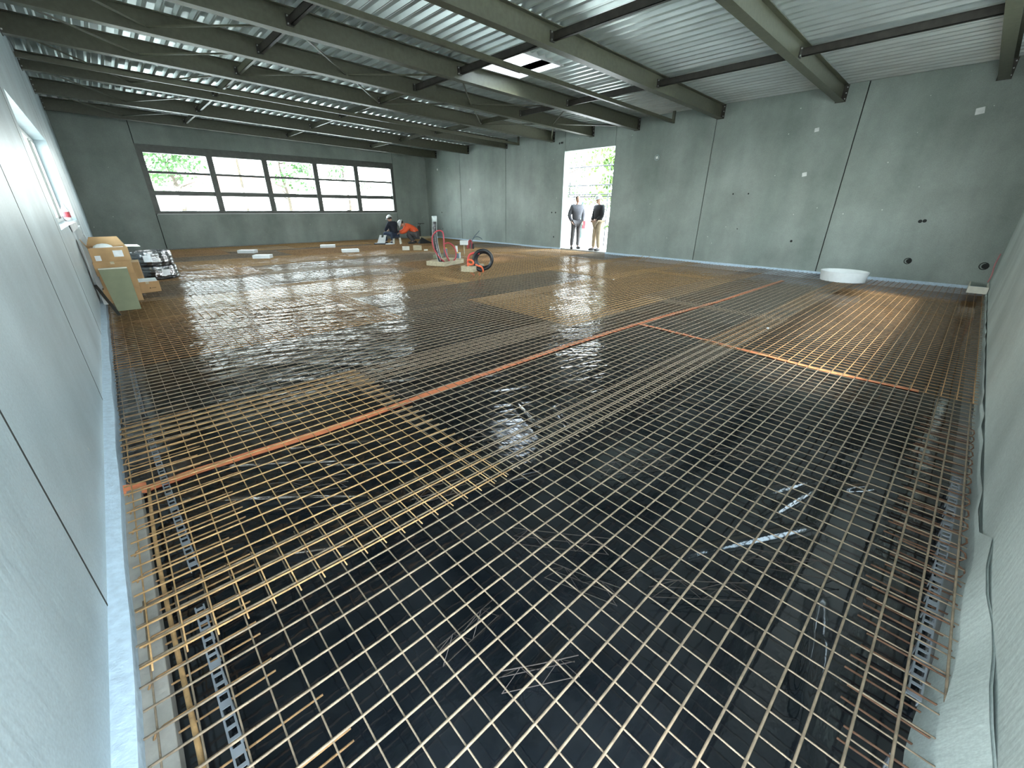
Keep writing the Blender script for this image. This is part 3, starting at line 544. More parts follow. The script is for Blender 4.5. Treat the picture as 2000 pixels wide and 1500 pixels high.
carton(-.08, 9.86, bz, .47, .55, hs[2], 'brown carton third from the floor in the stack by the left wall', -.02, marks=((.0, .11),)); bz += hs[2]+.001
carton(-.08, 9.87, bz, .48, .55, hs[3], 'open carton with raised flaps on top of the stack by the left wall', .03, True, labels=((-.16, .06, .07, .08), (.10, .12, .12, .10)))
carton(.24, 10.62, ZM, .36, .42, .20, 'low brown carton lying in front of the black coils, topped by white sheet', .22, marks=((.02, .08),))
tag(MB().box(-.20, .20, -.23, .23, 0, .012).build('foam_sheet', M['white'], loc=(.24, 10.62, ZM+.2025)), 'thin white foam sheet lying on the low carton', 'foam sheet')
carton(.12, 11.35, ZM, .34, .5, .5, 'tall brown carton standing behind the stack, beside the black coils', -.05)
# olive board leaning on the cartons
o = thing('insulation_board', (0, 0, 0), 'olive board with pale edge leaning against the carton stack', 'board'); o.location = (-.09, 9.0, ZM)
b = MB(); P0 = [(-.125, -.20, 0), (.155, -.22, 0), (.155, -.165, .004), (-.125, -.145, .004)]; P1 = [(-.185, .30, .58), (.16, .28, .58), (.16, .34, .585), (-.185, .36, .585)]
b.quadbox(P0, P1).build('board_face', M['board'], o)
b = MB(); top = [Vector(p) for p in P1]; b.quadbox([p+Vector((0, 0, .0015)) for p in top], [p+Vector((0, .002, .012)) for p in top]).build('board_edge', M['cream'], o)
# coils wrapped in clear plastic
def ribbed_coil(x, y, z, ro, h, turns, label, rz=0, squash=1.0):
    o = thing('conduit_coil', (x, y, z), label, 'coil', 'wrapped conduit coils', rz); b = MB(); r = h/turns/2
    for k in range(turns):
        for j, rr in enumerate((ro-r, ro-3*r)):
            b.tube([(rr*math.cos(t*math.pi/20), rr*squash*math.sin(t*math.pi/20), r+2*r*k) for t in range(40)], [r*(1.0 if t % 2 else .88) for t in range(40)], 8, closed=True)
    b.build('corrugated_conduit', M['black'], o, smooth=True)
    MB().lathe((0, 0, 0), [(ro+.01, .01), (ro+.022, h*.3), (ro+.012, h*.7), (ro-.01, h+.012), (ro-4*r, h+.015), (ro-4*r-.01, h*.4)], 30).build('clear_wrap', M['wrap'], o)
    for a in (-1.2, -1.9): MB().quadbox(*[[(ro*1.07*math.cos(a+t_), ro*1.07*math.sin(a+t_), z_) for (t_, z_) in ((0, .0+q), (.25, .0+q), (.25, .004+q), (0, .004+q))] for q in (.06, h*.7)]) if False else None
    MB().box(-.07, .07, -ro-.027, -ro-.021, h*.35, h*.8).build('coil_label', M['paper'], o)
    return o
ribbed_coil(.60, 12.45, ZM, .36, .27, 4, 'lower of the two plastic-wrapped black conduit coils by the cartons', .3)
ribbed_coil(.55, 12.50, ZM+.29, .38, .29, 4, 'upper of the two plastic-wrapped black conduit coils by the cartons', -.2)
# white lath, dark bar, paper roll by the window
tag(MB().quadbox([(-.405, 10.80, 1.19), (-.335, 10.80, 1.19), (-.335, 10.85, 1.19), (-.405, 10.85, 1.19)], [(-.405, 10.82, 1.2), (-.335, 10.82, 1.2), (-.335, 10.87, 1.2), (-.405, 10.87, 1.2)]).quadbox([(-.37, 9.55, ZM), (-.28, 9.55, ZM), (-.28, 9.59, ZM), (-.37, 9.59, ZM)], [(-.405, 10.80, 1.195), (-.34, 10.80, 1.195), (-.34, 10.84, 1.195), (-.405, 10.84, 1.195)]).build('white_lath', M['white']), 'long white lath leaning from the side window sill to the floor', 'lath')
tag(MB().quadbox([(-.225, 8.42, ZM), (-.185, 8.42, ZM), (-.185, 8.47, ZM), (-.225, 8.47, ZM)], [(-.40, 9.50, .33), (-.365, 9.50, .33), (-.365, 9.56, .34), (-.40, 9.56, .34)]).build('steel_bar', M['steel_d']), 'dark flat steel bar leaning low against the left wall beside the olive board', 'bar')
tag(MB().lathe((-.5, 12.2, lz0+.002), [(0, 0), (.05, 0), (.055, .02), (.055, .2), (.025, .26), (.02, .32), (0, .32)], 14).build('plastic_bottle', M['white']), 'white bottle with red band on the side window sill', 'bottle')
bt = [o for o in C.objects if o.name.startswith('plastic_bottle')][0]; MB().lathe((-.5, 12.2, lz0+.002), [(.0565, .06), (.0565, .16)], 14).build('red_band', M['red'], bt)
tag(MB().quadbox([(-.50, 9.2, lz0+.002), (-.40, 9.1, lz0+.002), (-.36, 10.7, lz0+.01), (-.50, 10.8, lz0+.002)], [(-.50, 9.2, lz0+.008), (-.40, 9.1, lz0+.008), (-.36, 10.7, lz0+.02), (-.50, 10.8, lz0+.008)]).quadbox([(-.40, 9.6, lz0-.11), (-.392, 9.6, lz0-.10), (-.355, 10.6, lz0-.07), (-.36, 10.6, lz0-.08)], [(-.40, 9.3, lz0+.008), (-.39, 9.3, lz0+.008), (-.352, 10.7, lz0+.02), (-.36, 10.7, lz0+.02)]).build('paper_sheet', M['paper']), 'crumpled white paper hanging over the side window sill', 'paper')
tag(MB().quadbox([(-.40, 12.0, 1.01), (-.36, 12.0, 1.0), (-.30, 12.5, .66), (-.34, 12.5, .66)], [(-.40, 12.0, 1.03), (-.36, 12.0, 1.02), (-.30, 12.5, .68), (-.34, 12.5, .68)]).quadbox([(-.405, 13.0, ZM), (-.33, 13.0, ZM), (-.33, 13.03, ZM), (-.405, 13.03, ZM)], [(-.405, 12.0, 1.02), (-.36, 12.0, 1.02), (-.36, 12.03, 1.02), (-.405, 12.03, 1.02)]).build('white_profile', M['white']), 'white angled profile leaning on the left wall behind the cartons', 'profile')
# formwork box 1 with pipes
def formwork(cx_, cy_, w, d, h, rz, label, t_=.035):
    o = thing('formwork_box', (cx_, cy_, ZM), label, 'formwork', 'timber formwork boxes on the mesh', rz)
    for bx in ((-w/2, w/2, -d/2, -d/2+t_), (-w/2, w/2, d/2-t_, d/2), (-w/2, -w/2+t_, -d/2+t_, d/2-t_), (w/2-t_, w/2, -d/2+t_, d/2-t_)): MB().box(*bx, 0, h).build('formwork_plank', M['timber'], o, bevel=.003)
    return o
formwork(6.93, 10.28, 1.0, .62, .12, R(22), 'long open timber frame around the upright black pipe and red hose')
o = thing('upright_pipe', (6.80, 10.25, -.10), 'tall black pipe in a clear sleeve rising from the timber frame', 'pipe')
s = 1/66; pth = [(0, 0), (-5, 13), (-9.5, 34), (-11, 58), (-9.5, 84)]
P_ = smooth([p-Vector((6.80, 10.25, -.10)) for p in pl((6.80, 10.25, -.10), [(a, c+6) for a, c in pth], s)])
b = MB(); b.tube(P_[:-1], .052, 12); b.build('inner_pipe', M['black'], o, smooth=True)
b = MB(); b.tube(P_, .064, 14, cap=False); b.build('clear_sleeve', M['sleeve'], o, smooth=True)
MB().tube(P_[-3:]+[P_[-1]+Vector((0, 0, .04))], .067, 14).build('sleeve_end', M['pipe_c'], o, smooth=True)
for sg in (-1, 1):
    b = MB(); b.tube([p+U*sg*.06 for p in P_], .008, 6); b.build('sleeve_edge', M['pipe_c'], o)
bs = (6.88, 10.12, .0)
loop = [(-6, 6, .05), (-14, 14, .0), (-23, 29, 0), (-25.5, 44, 0), (-23, 54, 0), (-14, 61, -.02), (-5, 59, -.05), (-3, 46, -.1), (-3, 36, -.12), (0, 20, -.1), (7, 4, -.08), (9, -6, 0)]
tag(MB().tube(smooth(pl(bs, loop, s)), .02, 10).build('red_hose', M['red'], smooth=True), 'red hose looped high around the upright black pipe', 'hose')
loop = [(-4, 38, -.06), (4, 40, 0), (12, 35, .03), (17, 25, .03), (16, 13, .02), (9, 6, 0), (5, 2, -.02), (4, -5, 0)]
tag(MB().tube(smooth(pl(bs, loop, s)), .02, 10).build('red_hose', M['red'], smooth=True), 'red hose making the small low loop right of the upright black pipe', 'hose')
tag(MB().tube([(6.95, 10.02, -.1), (6.95, 10.0, .09)], .006, 6).build('steel_pin', M['steel_d']), 'short dark steel pin standing against the long timber frame', 'pin')
def stub(x, y, r, h, mt, label, cap=None):
    o = tag(MB().lathe((x, y, -.11), [(r*.82, .0), (r, 0), (r, h+.11), (r*.82, h+.11), (r*.82, .02)], 18).build('pipe_stub', mt, smooth=False), label, 'pipe', 'pipe stubs in the slab')
    if cap: MB().ball((x, y, h-.005), r*1.08, r*1.08, .03, 14, 4, 0).build('pipe_cap', cap, o)
stub(7.72, 10.78, .052, .235, M['bluegrey'], 'blue-grey pipe stub with yellow cap at the end of the long timber frame', M['yellow'])
stub(8.18, 12.1, .06, .26, M['bluegrey'], 'grey pipe stub with yellow cap behind the long timber frame', M['yellow'])
stub(7.95, 11.0, .045, .22, M['pipe_c'], 'pale pipe stub beside the blue-grey one at the timber frame')
stub(9.0, 12.6, .04, .26, M['wpaint'], 'white pipe stub left of the upturned white box')
def block(x, y, w, d, h, rz, mt, name, label, cat, grp=None, z=ZM):
    return tag(MB().box(-w/2, w/2, -d/2, d/2, 0, h).build(name, mt, bevel=.004, loc=(x, y, z)), label, cat, grp)
def rot(o, rz): o.rotation_euler = (0, 0, rz); return o
rot(block(9.15, 12.35, .28, .16, .15, 0, M['white'], 'white_box', 'small white box set up on the pipe stubs behind the frame', 'box', z=.30), R(-40))
tag(MB().tube([(9.15, 12.35, -.1), (9.15, 12.35, .298)], .02, 8).build('support_stake', M['timber']), 'thin stake carrying the small white box', 'stake')
rot(block(7.55, 11.6, .32, .12, .12, 0, M['board'], 'timber_block', 'olive timber block between the grey pipe stub and the long frame', 'block', 'timber blocks'), R(-35))
rot(block(8.5, 14.45, .30, .18, .17, 0, M['timber'], 'timber_block', 'weathered timber block lying in front of the orange worker', 'block', 'timber blocks'), R(-35))
rot(block(8.15, 14.7, .26, .10, .14, 0, M['cream'], 'timber_block', 'pale block beside the weathered timber block', 'block', 'timber blocks'), R(-35))
rot(block(8.62, 14.05, .14, .1, .05, 0, M['cream'], 'wood_offcut', 'tiny pale offcut lying near the weathered timber block', 'offcut'), R(-35))
# formwork box 2 with black coil
formwork(6.72, 8.72, .62, .34, .14, R(22), 'short open timber frame under the black hose coil')
bs = (6.80, 8.62, 0); s = 1/75
P_ = []
o = thing('hose_coil', bs, 'thick black hose coiled upright beside the red hose', 'coil'); b = MB()
cen = (10.5, 22)
for turn, (rr, dd) in enumerate(((17.5, -.04), (15.2, .06))):
    b.tube([U*((cen[0]+rr*math.cos(t*math.pi/18)+turn*1.5)*s)+Vector((0, 0, (cen[1]+rr*.98*math.sin(t*math.pi/18)-turn*1.2)*s))+V_*dd for t in range(36)], .044, 10, closed=True)
b.build('black_hose', M['black'], o, smooth=True)
MB().tube(smooth([q-Vector(bs) for q in pl(bs, [(-6, 12, -.1), (0, 6, -.12), (6, 3, -.12), (12, 3, -.1)], s)]), .045, 10).build('hose_end', M['black'], o, smooth=True)
MB().tube(smooth([q-Vector(bs) for q in pl(bs, [(-3, 14, -.17), (2, 12, -.19), (8, 10, -.19), (11, 4, -.18), (10.5, -1, -.17)], s)]), .022, 8).build('orange_strap', M['orange'], o, smooth=True)
for k, (lp, mt, lab) in enumerate((([(4, 33, 0), (-6, 34, 0), (-14, 31, 0), (-18, 24, 0), (-19, 12, 0), (-17, 2, 0), (-12, -4, 0), (-8, -8, .05)], 'red', 'thick coral-red hose arching left of the black coil'),
                                   ([(-19, 20, -.08), (-15, 22, -.1), (-9, 20, -.1), (-8, 15, -.1), (-13, 13, -.1), (-18, 15, -.1), (-17, 8, -.1), (-14, -2, -.06)], 'orange', 'bright orange hose knotted at the left of the black coil'),
                                   ([(-12, -4, -.04), (-7, 2, -.05), (-1, 3, -.04), (3, -2, -.02), (3, -8, .02)], 'orange', 'bright orange hose bent low over the short timber frame'))):
    tag(MB().tube(smooth(pl(bs, lp, s)), (.028, .024, .03)[k], 10).build('bent_hose', M[mt] if mt != 'red' else mat('coral_hose', (.70, .09, .08), .5), smooth=True), lab, 'hose', 'hoses around the short timber frame')
# hose bundle farther back
bs = (10.5, 13.7, 0); s = 1/48.5
for k, (lp, mt, r_, lab, nm) in enumerate((([(-7, -4, 0), (-7, 6, 0), (-4, 14, 0), (0, 15, 0), (1, 8, .02), (0, -4, 0)], 'red', .025, 'outer dark red hose loop of the small far bundle', 'red_hose'),
                                       ([(-4.5, -4, .06), (-4.5, 6, .06), (-1.5, 12, .06), (1.5, 11, .06), (3, 6, .06), (2.5, -4, .06)], 'red', .022, 'inner dark red hose loop of the small far bundle', 'red_hose'),
                                       ([(-1, -4, .0), (0, 10, 0), (5, 20, 0), (12, 28, 0), (17, 33, 0)], 'bluegrey', .013, 'thin grey cable sticking straight up from the far bundle', 'cable'),
                                       ([(0, -4, .03), (1, 12, .03), (6, 20, .03), (12, 22, .03), (18, 20, .03), (21.5, 17, .03)], 'bluegrey', .013, 'thin grey cable drooping to the right of the far bundle', 'cable'),
                                       ([(4, -4, 0), (4, 9, 0)], 'black', .04, 'short black pipe stub beside the far bundle', 'pipe_stub'))):
    tag(MB().tube(smooth(pl(bs, lp, s)), r_, 9).build(nm, M[mt], smooth=True), lab, 'hose' if 'hose' in nm else 'cable' if nm == 'cable' else 'pipe', 'far hose and cable bundle')
# white pads and stub pipe at the window wall
for k, (x, y, w, d, lab) in enumerate(((3.42, 17.35, .55, .30, 'white foam block lying farthest left near the window wall'), (3.40, 15.3, .50, .32, 'white foam block nearest the black coils, second from the left'), (6.35, 17.75, .55, .32, 'white foam block in the middle, close to the window wall'), (6.28, 15.4, .58, .34, 'white foam block in front of the middle one, beside the sheet overlap'))):
    rot(block(x, y, w, d, .10, 0, M['white'], 'foam_block', lab, 'foam block', 'white foam blocks on the mesh'), R(-38+7*k))
tag(MB().tube([(11.93, 19.96, -.1), (11.93, 19.96, .62)], .075, 12).box(11.9, 12.25, 19.93, 19.99, .72, .75).tube([(11.93, 19.96, .6), (12.05, 19.96, .74)], .012, 6).build('stand_pipe', M['steel_d']), 'dark stand pipe rising at the far corner', 'pipe')
MBb = block(11.95, 19.75, .9, .3, .10, 0, M['timber'], 'timber_block', 'timber plank lying at the foot of the dark stand pipe', 'block', 'timber blocks')
# corner block
o = thing('ledge_box', (12.62, -.30, ZM), 'cream tray-shaped block in the corner of the doorway wall and near wall', 'block'); MB().box(-.42, .42, -.14, .14, 0, .02).box(-.42, .42, -.14, -.12, .02, .13).box(-.42, -.40, -.12, .14, .02, .13).box(-.40, .42, .12, .14, .02, .13).build('tray', M['cream'], o)
o.rotation_euler = (0, 0, R(0))
tag(MB().tube(smooth([(12.98, -.41, .72), (12.985, -.40, .5), (12.97, -.42, .3), (12.98, -.41, .16)]), .012, 6).build('pink_cord', mat('pink_cord', (.5, .22, .22), .6), smooth=True), 'pinkish cord hanging down in the corner above the cream block', 'cord')
# tie wires sticking up, little debris
tag(MB().tube([(11.6, 6.9, ZM), (12.1, 7.0, .1), (12.6, 6.95, .05)], .006, 5).tube([(11.8, 6.8, ZM), (12.3, 6.85, .14)], .006, 5).tube([(11.9, 7.05, ZM), (12.5, 7.2, .12)], .006, 5).build('bent_rebar_ends', M['rust_g']), 'bent bar ends sticking up near the doorway wall', 'rebar')
for k, (x, y, w, lab) in enumerate(((2.1, 9.1, .10, 'crumpled white scrap on the mesh in front of the low carton'), (4.9, 4.35, .07, 'small pale scrap on the mesh before the orange-brown sheet'), (6.3, 1.6, .06, 'tiny white scrap on the brown mesh by the near wall'), (8.2, 5.4, .06, 'tiny white scrap in the middle of the floor'))):
    b = MB(); b.ball((0, 0, .008), w*.5, w*.28, .007, 7, 4); tag(b.build('paper_scrap', M['paper'], loc=(x, y, ZM)), lab, 'scrap', 'scraps on the mesh')
# ------------------------------------------------------------------ people
def skin_mesh(verts, edges, rad, sub=1, root=0):
    me = bpy.data.meshes.new('tmp'); me.from_pydata(verts, edges, []); o = bpy.data.objects.new('tmp', me); C.objects.link(o)
    sk_ = o.modifiers.new('s', 'SKIN'); sk_.use_smooth_shade = True; s2 = o.modifiers.new('u', 'SUBSURF'); s2.levels = sub; s2.render_levels = sub
    if not me.skin_vertices: 
        bm = bmesh.new(); bm.from_mesh(me); bm.verts.layers.skin.verify(); bm.to_mesh(me); bm.free()
    for i, r_ in enumerate(rad):
        sv = me.skin_vertices[0].data[i]; sv.radius = r_ if isinstance(r_, tuple) else (r_, r_); sv.use_root = (i == root)
    dg = bpy.context.evaluated_depsgraph_get(); ev = o.evaluated_get(dg); m2 = bpy.data.meshes.new_from_object(ev)
    v = [tuple(p.co) for p in m2.vertices]; f = [tuple(p.vertices) for p in m2.polygons]
    bpy.data.objects.remove(o); bpy.data.meshes.remove(m2); return v, f
def person(loc, rz, J_, label, jacket, trousers, helmet, hair=True, extra=None, k=1.0):
    root = thing('person', loc, label, 'person', None, rz)
    body = MB()
    def sk(names, edges, rads): 
        idx = {n_: i for i, n_ in enumerate(names)}
        return skin_mesh([tuple(Vector(J_[n_])*k) for n_ in names], [(idx[a], idx[c]) for a, c in edges], [tuple(q*k for q in r_) if isinstance(r_, tuple) else r_*k for r_ in rads])
    nm = ['pel', 'wai', 'che', 'nec', 'hdb', 'shL', 'elL', 'wrL', 'shR', 'elR', 'wrR', 'hiL', 'knL', 'anL', 'toL', 'hiR', 'knR', 'anR', 'toR']
    ed = [('pel', 'wai'), ('wai', 'che'), ('che', 'nec'), ('nec', 'hdb'), ('che', 'shL'), ('shL', 'elL'), ('elL', 'wrL'), ('che', 'shR'), ('shR', 'elR'), ('elR', 'wrR'), ('pel', 'hiL'), ('hiL', 'knL'), ('knL', 'anL'), ('anL', 'toL'), ('pel', 'hiR'), ('hiR', 'knR'), ('knR', 'anR'), ('anR', 'toR')]
    rd = [.08, .07, .07, .055, .05, .055, .04, .027, .055, .04, .027, .08, .055, .036, .03, .08, .055, .036, .03]
    body.add(*sk(nm, ed, rd))
    h = Vector(J_['head'])*k; f_ = Vector(J_['face']).normalized(); up = (h-Vector(J_['hdb'])*k).normalized(); f_ = (f_-up*f_.dot(up)).normalized(); s_ = f_.cross(up); RM = Matrix((f_, -s_, up)).transposed()
    body.ball(h, .098*k, .076*k, .118*k, 16, 10, rot=RM)
    body.ball(h+f_*.10*k-up*.015*k, .016*k, .013*k, .022*k, 8, 5, rot=RM)                     # nose
    body.ball(h+f_*.07*k-up*.085*k, .035*k, .035*k, .03*k, 8, 5, rot=RM)                      # chin
    for sg in (-1, 1): body.ball(h+s_*sg*.076*k-up*.01*k, .02*k, .008*k, .03*k, 8, 5, rot=RM)   # ears
    for side in 'LR':
        wr_, el = Vector(J_['wr'+side])*k, Vector(J_['el'+side])*k; d = (wr_-el).normalized(); q = d.orthogonal().normalized(); q2 = d.cross(q)
        body.ball(wr_+d*.05*k, .05*k, .038*k, .018*k, 8, 5, rot=Matrix((d, q, q2)).transposed())
        for n_ in range(4):
            st = wr_+d*.085*k+q*(.027-.018*n_)*k; L_ = (.065, .075, .07, .055)[n_]*k
            body.tube([st, st+d*L_*.5+q2*.006*k, st+d*L_*.85+q2*.03*k], [.0085*k, .008*k, .006*k], 5)
        st = wr_+d*.03*k+q*.035*k; body.tube([st, st+(d+q).normalized()*.04*k, st+(d*1.3+q).normalized()*.065*k], [.010*k, .009*k, .007*k], 5)
    bo = body.build('body', M['skin'], root, smooth=True)
    e = MB()
    for sg in (-1, 1): e.ball(h+f_*.088*k+s_*sg*.032*k+up*.015*k, .011*k, .011*k, .008*k, 8, 5)
    e.build('eyes', M['joint'], root)
    MB().tube([h+f_*.098*k-up*.055*k-s_*.022*k, h+f_*.103*k-up*.057*k, h+f_*.098*k-up*.055*k+s_*.022*k], .006*k, 5).build('mouth', M['red'], root)
    if hair: MB().ball(h-f_*.018*k+up*.018*k, .098*k, .084*k, .112*k, 14, 8, -.35 if not helmet else -.6, rot=RM).build('hair', M['hair'], root, smooth=True)
    if helmet:
        c = h+up*.03*k; hm = MB(); hm.ball(c, .128*k, .108*k, .118*k, 18, 8, 0.0, rot=RM)
        hm.add([c+RM @ Vector(((.128+.012)*k*math.cos(t*math.pi/9)+(.045*k if abs(t-0) < 4 or t > 14 else 0), .118*k*math.sin(t*math.pi/9), z_*k)) for z_ in (-.004, .008) for t in range(18)], [tuple(range(17, -1, -1)), tuple(range(18, 36))]+[(t, (t+1) % 18, 18+(t+1) % 18, 18+t) for t in range(18)])
        hm.build('helmet', M['helmet'], root, smooth=True)
    jn = ['pel', 'wai', 'che', 'nec', 'shL', 'elL', 'wrL', 'shR', 'elR', 'wrR']; je = [('pel', 'wai'), ('wai', 'che'), ('che', 'nec'), ('che', 'shL'), ('shL', 'elL'), ('elL', 'wrL'), ('che', 'shR'), ('shR', 'elR'), ('elR', 'wrR')]
    b = MB(); b.add(*sk(jn, je, [(.19, .16), (.18, .15), (.195, .155), .075, .10, .078, .055, .10, .078, .055])); jo = b.build('jacket', jacket, root, smooth=True)
    tn = ['pel', 'hiL', 'knL', 'anL', 'hiR', 'knR', 'anR']; te = [('pel', 'hiL'), ('hiL', 'knL'), ('knL', 'anL'), ('pel', 'hiR'), ('hiR', 'knR'), ('knR', 'anR')]
    b = MB(); b.add(*sk(tn, te, [.15, .115, .085, .068, .115, .085, .068])); b.build('trousers', trousers, root, smooth=True)
    for side in 'LR':
        a, t_ = Vector(J_['an'+side])*k, Vector(J_['to'+side])*k; d = (t_-a); d.z = 0; d.normalize(); c = a+d*.06*k; c.z = min(a.z, t_.z)+.0*k
        MB().ball(c, .145*k, .052*k, .055*k, 12, 6, -.6, rot=Matrix((d, Vector((-d.y, d.x, 0)), Vector((0, 0, 1)))).transposed()).build('shoe', M['shoe'], root, smooth=True)
    if extra: extra(root, k)
    return root
# pose: +y local is forward
stand = dict(pel=(0, 0, .95), wai=(0, 0, 1.10), che=(0, .01, 1.34), nec=(0, 0, 1.49), hdb=(0, .02, 1.56), head=(0, .03, 1.66), face=(.1, 1, -.1),
             shL=(-.19, 0, 1.42), elL=(-.27, -.02, 1.13), wrL=(-.20, .10, .93), shR=(.19, 0, 1.42), elR=(.28, -.03, 1.13), wrR=(.22, .12, .94),
             hiL=(-.09, 0, .90), knL=(-.10, .03, .50), anL=(-.11, -.02, .09), toL=(-.13, .12, .04), hiR=(.09, 0, .90), knR=(.12, .03, .50), anR=(.13, -.02, .09), toR=(.16, .12, .04))
def folder(root, k): 
    MB().box(-.34, -.22, .04, .10, .74, 1.02).build('red_folder', M['red'], root)
def stripe(root, k):
    b = MB(); b.box(-.09, .09, .145, .15, 1.24, 1.30); 
person((13.22, 10.62, .052), R(150), stand, 'bareheaded person in grey jacket standing left in the doorway holding a red folder', M['jack_g'], M['trou_g'], False, True, folder, 1.06)
st2 = dict(stand); st2.update(face=(-.1, 1, -.15), wrL=(-.12, .17, 1.02), wrR=(.14, .16, 1.0), elL=(-.25, .02, 1.12), elR=(.25, .02, 1.12), knR=(.10, .04, .5), anR=(.10, .05, .09), toR=(.11, .19, .04), head=(0, .05, 1.66))
person((13.24, 9.62, .052), R(72), st2, 'person in white helmet, black jacket and beige trousers standing right in the doorway', M['jack_k'], M['trou_b'], True, True, None, 1.06)
seat = dict(pel=(0, 0, .40), wai=(0, .05, .55), che=(0, .10, .76), nec=(0, .16, .88), hdb=(0, .19, .93), head=(0, .23, 1.01), face=(0, 1, -.5),
            shL=(-.19, .12, .82), elL=(-.27, .20, .60), wrL=(-.14, .42, .55), shR=(.19, .12, .82), elR=(.26, .22, .60), wrR=(.12, .42, .54),
            hiL=(-.10, .05, .38), knL=(-.20, .42, .45), anL=(-.19, .36, .09), toL=(-.21, .50, .04), hiR=(.10, .05, .38), knR=(.20, .42, .45), anR=(.17, .34, .09), toR=(.19, .48, .04))
person((9.25, 17.55, ZM), R(15), seat, 'person in navy jacket and white helmet seated on a low stool', M['jack_n'], M['trou_n'], True, True, None, 1.03)
crouch = dict(pel=(0, -.12, .34), wai=(0, .0, .50), che=(0, .20, .63), nec=(0, .33, .68), hdb=(0, .38, .70), head=(0, .46, .73), face=(0, .7, -.9),
              shL=(-.18, .22, .65), elL=(-.22, .38, .45), wrL=(-.10, .55, .40), shR=(.18, .22, .65), elR=(.22, .38, .45), wrR=(.10, .56, .42),
              hiL=(-.10, -.05, .32), knL=(-.17, .30, .42), anL=(-.16, .10, .09), toL=(-.18, .25, .04), hiR=(.10, -.05, .32), knR=(.17, .28, .30), anR=(.15, -.02, .09), toR=(.16, .12, .04))
def bands(root, k):
    b = MB(); 
    for t_ in (0.0,): b.tube([Vector((.17*math.cos(a), .05+.10*math.sin(a)+0, .50+.10*math.sin(a)))*k for a in [j*math.pi/8 for j in range(16)]], .012, 5, closed=True)
    b.build('reflective_band', M['reflect'], root)
person((10.05, 17.25, ZM), R(68), crouch, 'person in orange jacket and white helmet crouching beside the seated one', M['jack_o'], M['trou_g'], True, True, bands, 1.15)
o = thing('step_stool', (9.30, 17.50, ZM), 'small pale step stool with dark seat under the seated person', 'stool'); 
MB().box(-.17, .17, -.12, .12, .27, .30).build('seat', M['black'], o, bevel=.004)
for sx_, sy_ in ((-1, -1), (1, -1), (1, 1), (-1, 1)): MB().quadbox([(sx_*.16-.02, sy_*.12-.015, 0), (sx_*.16+.02, sy_*.12-.015, 0), (sx_*.16+.02, sy_*.12+.015, 0), (sx_*.16-.02, sy_*.12+.015, 0)], [(sx_*.13-.02, sy_*.09-.015, .27), (sx_*.13+.02, sy_*.09-.015, .27), (sx_*.13+.02, sy_*.09+.015, .27), (sx_*.13-.02, sy_*.09+.015, .27)]).build('leg', M['cream'], o)
o.rotation_euler = (0, 0, R(-40))
o = thing('tool_case', (8.62, 17.75, ZM), 'white open tool case with raised notched lid left of the workers', 'case', None, R(-43))
MB().box(-.24, .24, -.14, .14, 0, .05).build('case_body', M['black'], o)
MB().quadbox([(-.17, .10, .05), (.17, .10, .05), (.17, .13, .05), (-.17, .13, .05)], [(-.10, .22, .27), (.20, .22, .27), (.20, .25, .27), (-.10, .25, .27)]).quadbox([(-.10, .22, .271), (0, .22, .271), (0, .25, .271), (-.10, .25, .271)], [(-.07, .25, .37), (.02, .25, .37), (.02, .28, .37), (-.07, .28, .37)]).quadbox([(.09, .22, .271), (.20, .22, .271), (.20, .25, .271), (.09, .25, .271)], [(.12, .25, .37), (.23, .25, .37), (.23, .28, .37), (.12, .28, .37)]).build('lid', M['white'], o)
tag(MB().ball((8.95, 17.55, ZM), .24, .14, .05, 12, 5, 0).build('white_cloth', M['white'], smooth=True), 'crumpled white cloth between the tool case and the stool', 'cloth')
tag(MB().add([(10.15, 17.0, ZM), (10.75, 16.85, ZM), (10.7, 17.2, ZM), (10.2, 17.3, ZM), (10.30, 17.1, .26), (10.34, 17.15, .27)], [(0, 1, 4), (1, 2, 5, 4), (2, 3, 5), (3, 0, 4, 5), (3, 2, 1, 0)]).build('tool_bag', M['jack_k']), 'black slumped tool bag behind the crouching worker in orange', 'bag')
# ------------------------------------------------------------------ outside
ground = struct(MB().box(-60, 90, -60, 120, -.6, -.46).build('terrain', M['ground']))
struct(MB().box(13.37, 40, -5, 30, -.459, -.05).build('paving', M['ground']))
def tree(x, y, h, r, seed, mt, label, z0=-.4, leaf=.16, n=900, low=.35):
    rr = random.Random(seed); o = thing('tree', (x, y, z0), label, 'tree', 'trees outside the building'); b = MB()
    b.tube(smooth([(0, 0, 0), (.1*r, .05*r, h*.3), (-.05*r, .1*r, h*.6), (0, 0, h*.9)]), [max(.02, h*.022*(1-.8*i/18)) for i in range(19)], 8)
    for k in range(9):
        a = rr.uniform(0, 6.28); z = h*rr.uniform(.3, .8); L = r*rr.uniform(.5, .9); b.tube([(0, 0, z), (L*.5*math.cos(a), L*.5*math.sin(a), z+L*.2), (L*math.cos(a), L*math.sin(a), z+L*.35)], [h*.008, h*.005, .01], 5)
    b.build('trunk', M['bark'], o, smooth=True); b = MB()
    cl = [(rr.gauss(0, .45)*r, rr.gauss(0, .45)*r, h*(low+(1-low)*rr.random())) for _ in range(16)]
    for k in range(n):
        c = cl[k % 16]; p = Vector((c[0]+rr.gauss(0, .2)*r, c[1]+rr.gauss(0, .2)*r, c[2]+rr.gauss(0, .14)*r)); d = Vector((rr.gauss(0, 1), rr.gauss(0, 1), rr.gauss(0, 1))).normalized(); e = d.orthogonal().normalized()*leaf*rr.uniform(.6, 1.2); f2 = d.cross(e)
        b.add([p-e, p-f2*.5, p+e, p+f2*.5], [(0, 1, 2, 3)])
    b.build('foliage', mt, o)
tree(24, 16.0, 8, 2.6, 1, M['leaf_y'], 'sunlit yellow-green tree seen at the top of the doorway', low=.3, n=1400)
